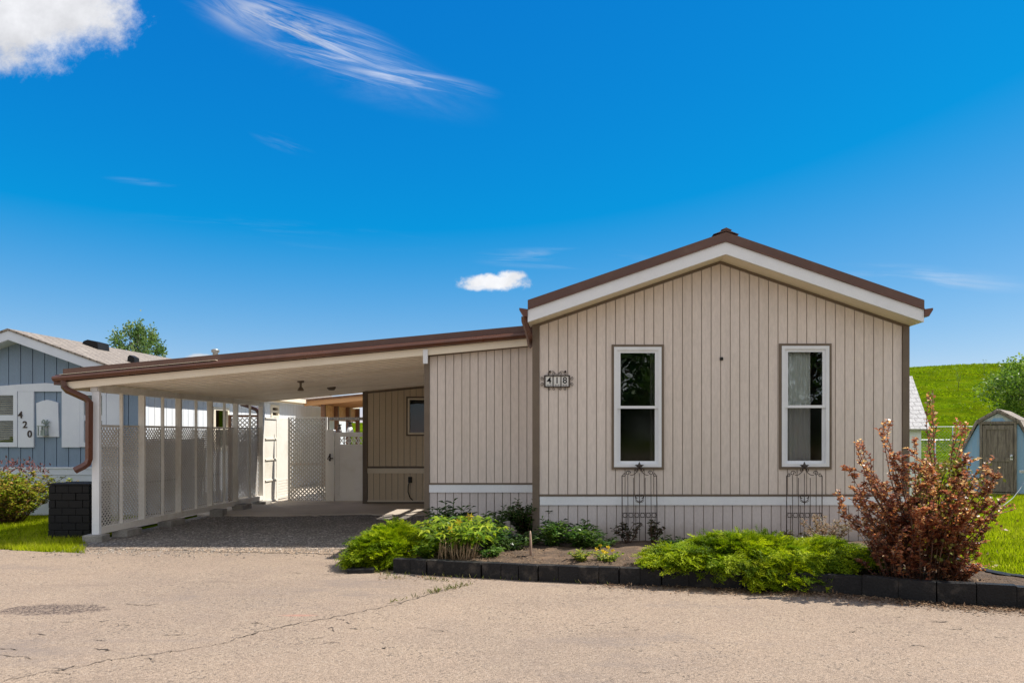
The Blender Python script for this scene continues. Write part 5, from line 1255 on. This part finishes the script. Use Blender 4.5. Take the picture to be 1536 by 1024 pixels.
kind(build_np('lawn_grass', np.concatenate([q1,q1b,q2,q3,q4]), M['grass'], rnd=np.concatenate([r1,r1b,r2,r3,r4])), 'stuff', 'short bright green lawn grass beside the road and house', 'grass')
# weeds in cracks and along the edging
r = np.random.default_rng(9); P = []
def wl(a, b, n, s): 
    a, b = np.array(gxy(*a)), np.array(gxy(*b))
    for k in range(n): P.append((*(a+(b-a)*r.uniform()+r.normal(0,s,2)), 0.0))
wl((580,905),(705,878),60,.012); wl((640,890),(705,876),70,.02); wl((600,862),(950,878),60,.02); wl((500,835),(545,850),60,.06); wl((555,856),(600,868),50,.04); wl((1330,898),(1530,912),26,.02); wl((640,868),(670,872),40,.015)
P = np.array(P); n = len(P); D = np.stack([r.normal(0,.6,n), r.normal(0,.6,n), np.ones(n)],1)
Q = leafquads(P, D, r.uniform(.02,.07,n), r.uniform(.006,.012,n)); kind(build_np('crack_weeds', Q, leafmat('crack_weed', [(.06,.09,.02),(.10,.13,.025),(.17,.17,.05),(.24,.19,.09)], .6, .1, .3), rnd=np.clip(r.normal(.6,.25,n),0,1)), 'stuff', 'small weeds in the asphalt crack and along the edging', 'weeds')
# bark and leaf litter
M['litter'] = leafmat('dry_litter', [(.07,.04,.025),(.14,.08,.045),(.24,.15,.09),(.34,.25,.16)], .9, .1, .0)
ff, FL = along(front); P = []
for k in range(5200):
    s = r.uniform(2.2, FL); s = s if r.uniform() < .3+.7*min(1,(s-2.2)/2.) else r.uniform(3.4,FL); p = ff(s); o = abs(r.normal(0,.13)); P.append((p[0]-.1*o+r.normal(0,.02), p[1]-.06-o, .006+r.uniform(0,.012)))
for k in range(260): P.append((r.uniform(-2.1,-.3), 7.85+abs(r.normal(0,.2))*0-abs(r.normal(0,.12)), .006))
for k in range(1600):   # on the soil
    x = r.uniform(-1.9,4.0); P.append((x, max(ff(FL*min(1,max(0,(x+2)/7.4)))[1]+.1, 0)+r.uniform(.02,.9), .135+r.uniform(0,.02)))
P = np.array(P); n = len(P); D = np.stack([r.normal(size=n), r.normal(size=n), r.normal(0,.18,n)],1)
Q = leafquads(P, D, r.uniform(.015,.055,n), r.uniform(.005,.018,n), .15, 0, np.tile([0,0,1.],(n,1)))
kind(build_np('leaf_litter', Q, M['litter'], rnd=r.uniform(0,1,n)), 'stuff', 'dry bark and leaf litter along the edging', 'litter')
# loose gravel
M['pebble'] = leafmat('loose_stone', [(.08,.07,.06),(.17,.145,.12),(.27,.23,.19),(.42,.38,.33)], .85, .2, 0.)
N = 4200; X = r.uniform(-6.7,-2.0,N); Y = np.where(r.uniform(0,1,N) < .6, r.normal(9.65,.28,N), r.uniform(9.6,13.6,N)); sz = r.uniform(.004,.013,N)*np.where(r.uniform(0,1,N)<.06,1.8,1)
k = Y > 9.0-.13*(X+2)*0; X, Y, sz = X[k], Y[k], sz[k]; N = len(X)
oc = np.array([(1,0,0),(0,1,0),(-1,0,0),(0,-1,0),(0,0,1)]); fc = [(0,1,4),(1,2,4),(2,3,4),(3,0,4)]
V = oc[None]*sz[:,None,None]*r.uniform(.6,1.3,(N,5,3)); an = r.uniform(0,6.28,N); c_, s_ = np.cos(an)[:,None], np.sin(an)[:,None]
V = np.stack([V[...,0]*c_-V[...,1]*s_, V[...,0]*s_+V[...,1]*c_, V[...,2]*.8],-1)+np.stack([X,Y,np.full(N,.004)],1)[:,None]
Q = np.concatenate([V[:,f] for f in map(list,fc)]); rr = np.tile(r.uniform(0,1,N),4)
kind(build_np('loose_gravel', Q, M['pebble'], rnd=rr), 'stuff', 'loose pale gravel scattered where drive meets asphalt', 'gravel')
# ------------------------------------------------------------------ sky, sun, camera
SUN = Vector((.75,.13,1.0)).normalized()
el = math.asin(SUN.z); azm = math.atan2(SUN.x, SUN.y)
w = bpy.data.worlds.new('World'); bpy.context.scene.world = w; w.use_nodes = True
t = w.node_tree; t.nodes.clear(); g = NT(t)
out = g.n('ShaderNodeOutputWorld'); bg = g.n('ShaderNodeBackground'); g.l(bg.outputs[0], out.inputs[0])
sky = g.n('ShaderNodeTexSky', sky_type='NISHITA'); sky.sun_disc = False; sky.sun_elevation = el; sky.sun_rotation = azm
sky.altitude = 1000; sky.air_density = 1.0; sky.dust_density = .2; sky.ozone_density = 3.0
SKYSTR, SUNSTR, EXPO = .15, 3.9, .85
ss = g.n('ShaderNodeSeparateColor'); g.l(sky.outputs[0], ss.inputs[0])   # deep polarised blue
hs = g.n('ShaderNodeCombineColor')
g.l(g.math('MAXIMUM', g.math('MULTIPLY', g.math('SUBTRACT', ss.outputs[0], 1.6), .593), .012), hs.inputs[0])
g.l(g.math('MULTIPLY', g.math('POWER', ss.outputs[1], .934), .439), hs.inputs[1])
g.l(g.math('MULTIPLY', g.math('POWER', ss.outputs[2], .40), 1.44), hs.inputs[2])
tc = g.n('ShaderNodeTexCoord').outputs['Generated']
sx = g.n('ShaderNodeSeparateXYZ'); g.l(tc, sx.inputs[0])
yy = g.math('MAXIMUM', sx.outputs[1], .02)
U = g.math('DIVIDE', sx.outputs[0], yy); V = g.math('DIVIDE', sx.outputs[2], yy)
cb = g.n('ShaderNodeCombineXYZ'); g.l(U, cb.inputs[0]); g.l(V, cb.inputs[1]); uv = cb.outputs[0]
pu = lambda px: (px-CX)/F
pv = lambda py: (HY-py)/F
def blob(px, py, rx, ry, rot=0):
    nd = g.n('ShaderNodeVectorMath', operation='SUBTRACT'); g.l(uv, nd.inputs[0]); nd.inputs[1].default_value = (pu(px), pv(py), 0)
    m = g.n('ShaderNodeMapping', vector_type='POINT'); g.l(nd.outputs[0], m.inputs[0]); 
    # rotate then scale
    ro = g.n('ShaderNodeVectorRotate', rotation_type='Z_AXIS'); g.l(nd.outputs[0], ro.inputs['Vector']); ro.inputs['Angle'].default_value = -rot
    m = g.mapping(ro.outputs[0], (F/rx, F/ry, 0)); ln = g.n('ShaderNodeVectorMath', operation='LENGTH'); g.l(m, ln.inputs[0]); return ln.outputs['Value'], ro.outputs[0]
masks = []
def cumulus(px, py, rx, ry, sc, amt, dens, e0=.95, e1=.55):
    d, _ = blob(px, py, rx, ry); n1 = g.noise(uv, sc, 12, .70, .1)
    dd = g.math('ADD', d, g.math('MULTIPLY', g.math('SUBTRACT', n1, .5), amt)); masks.append(g.math('MULTIPLY', g.remap(dd, e0, e1), dens))
def wisp(px, py, rx, ry, rot, sc, str_, th, dens, dist=.6, seed=0):
    d, v = blob(px, py, rx, ry, rot); n1 = g.noise(g.mapping(v, (1,str_,1), (seed,seed*.7,0)), sc, 9, .62, dist)
    m = g.math('MULTIPLY', g.remap(n1, th, th+.28), g.remap(d, 1.0, .0)); masks.append(g.math('MULTIPLY', m, dens))
cumulus(45, -2, 180, 118, 10, 1.5, .95, .98, .45)
cumulus(738, 423, 60, 15, 24, 1.7, .97, 1.0, .45)
cumulus(716, 430, 34, 8, 34, 1.2, .85, 1.0, .4)
cumulus(768, 414, 28, 11, 30, 1.4, .95, 1.0, .4)
cumulus(300, 537, 26, 9, 30, .8, .8)
wisp(455, 50, 215, 52, R(-19), 5.0, 11, .40, .85, .9, 2)
wisp(600, 116, 165, 24, R(-10), 6, 13, .42, .55, .8, 5)
wisp(520, 92, 200, 40, R(-15), 7, 15, .45, .5, .8, 6)
wisp(360, 20, 90, 40, R(-30), 7, 5, .36, .6, .5, 8)
wisp(520, 95, 260, 60, R(-19), 3, 3, .40, .22, .6, 4)
wisp(850, 388, 170, 20, R(-1), 5, 12, .44, .35, .4, 11)
wisp(1400, 418, 190, 24, R(-4), 5, 12, .42, .32, .4, 13)
wisp(215, 273, 70, 7, R(-6), 8, 10, .42, .10, .4, 15)
wisp(425, 216, 60, 14, R(-20), 8, 8, .44, .12, .4, 17)
wisp(430, 350, 300, 26, R(-5), 4, 10, .48, .08, .4, 19)
# low broken cloud near the horizon
hz_ = g.math('MULTIPLY', g.remap(V, .085, .045), g.remap(g.noise(g.mapping(uv, (1,3,1), (2,1,0)), 7, 8, .6, .3), .40, .58)); masks.append(g.math('MULTIPLY', hz_, g.math('MULTIPLY', g.remap(U, .05, -.1), .85)))
mk = masks[0]
for m in masks[1:]: mk = g.math('MAXIMUM', mk, m)
mk = g.math('MULTIPLY', mk, g.math('GREATER_THAN', sx.outputs[1], .03))
bk = g.math('MULTIPLY', g.remap(g.noise(tc, 2.3, 8, .6, .3), .36, .52), g.remap(sx.outputs[1], .12, -.2))  # unseen clouds behind the camera, added for white fill light
mk = g.math('MAXIMUM', mk, bk)
shade = g.remap(g.noise(g.mapping(uv,(1,1,1),(0,.02,0)), 5, 8, .6), .3, .7, .58, 1.0)
CL = 4.2
cl = g.mix(1., (CL, CL*1.0, CL*1.02), shade, 'MULTIPLY')
g.l(g.mix(mk, hs.outputs[0], cl), bg.inputs[0]); bg.inputs[1].default_value = SKYSTR
sl_ = bpy.data.lights.new('sun', 'SUN'); sl_.energy = SUNSTR; sl_.angle = R(.5); sl_.color = (1, .95, .87)
so = bpy.data.objects.new('sun', sl_); C.objects.link(so); so.rotation_euler = (-SUN).to_track_quat('-Z', 'Y').to_euler(); so.location = (30, 5, 40)
cam = bpy.data.cameras.new('camera'); co = bpy.data.objects.new('camera', cam); C.objects.link(co)
co.location = (0,0,CH); co.rotation_euler = (R(90),0,0); cam.sensor_width = 36; cam.lens = 36*F/1536
cam.shift_x = (768-CX)/1536; cam.shift_y = (HY-512)/1536; cam.clip_start = .1; cam.clip_end = 3000
sc = bpy.context.scene; sc.camera = co
vs = sc.view_settings; vs.view_transform = 'Standard'; vs.look = 'None'; vs.gamma = 1; vs.exposure = EXPO; vs.use_curve_mapping = False
sc.cycles.max_bounces = 14; sc.cycles.diffuse_bounces = 10; sc.cycles.glossy_bounces = 4; sc.cycles.transparent_max_bounces = 12; sc.cycles.sample_clamp_indirect = 12
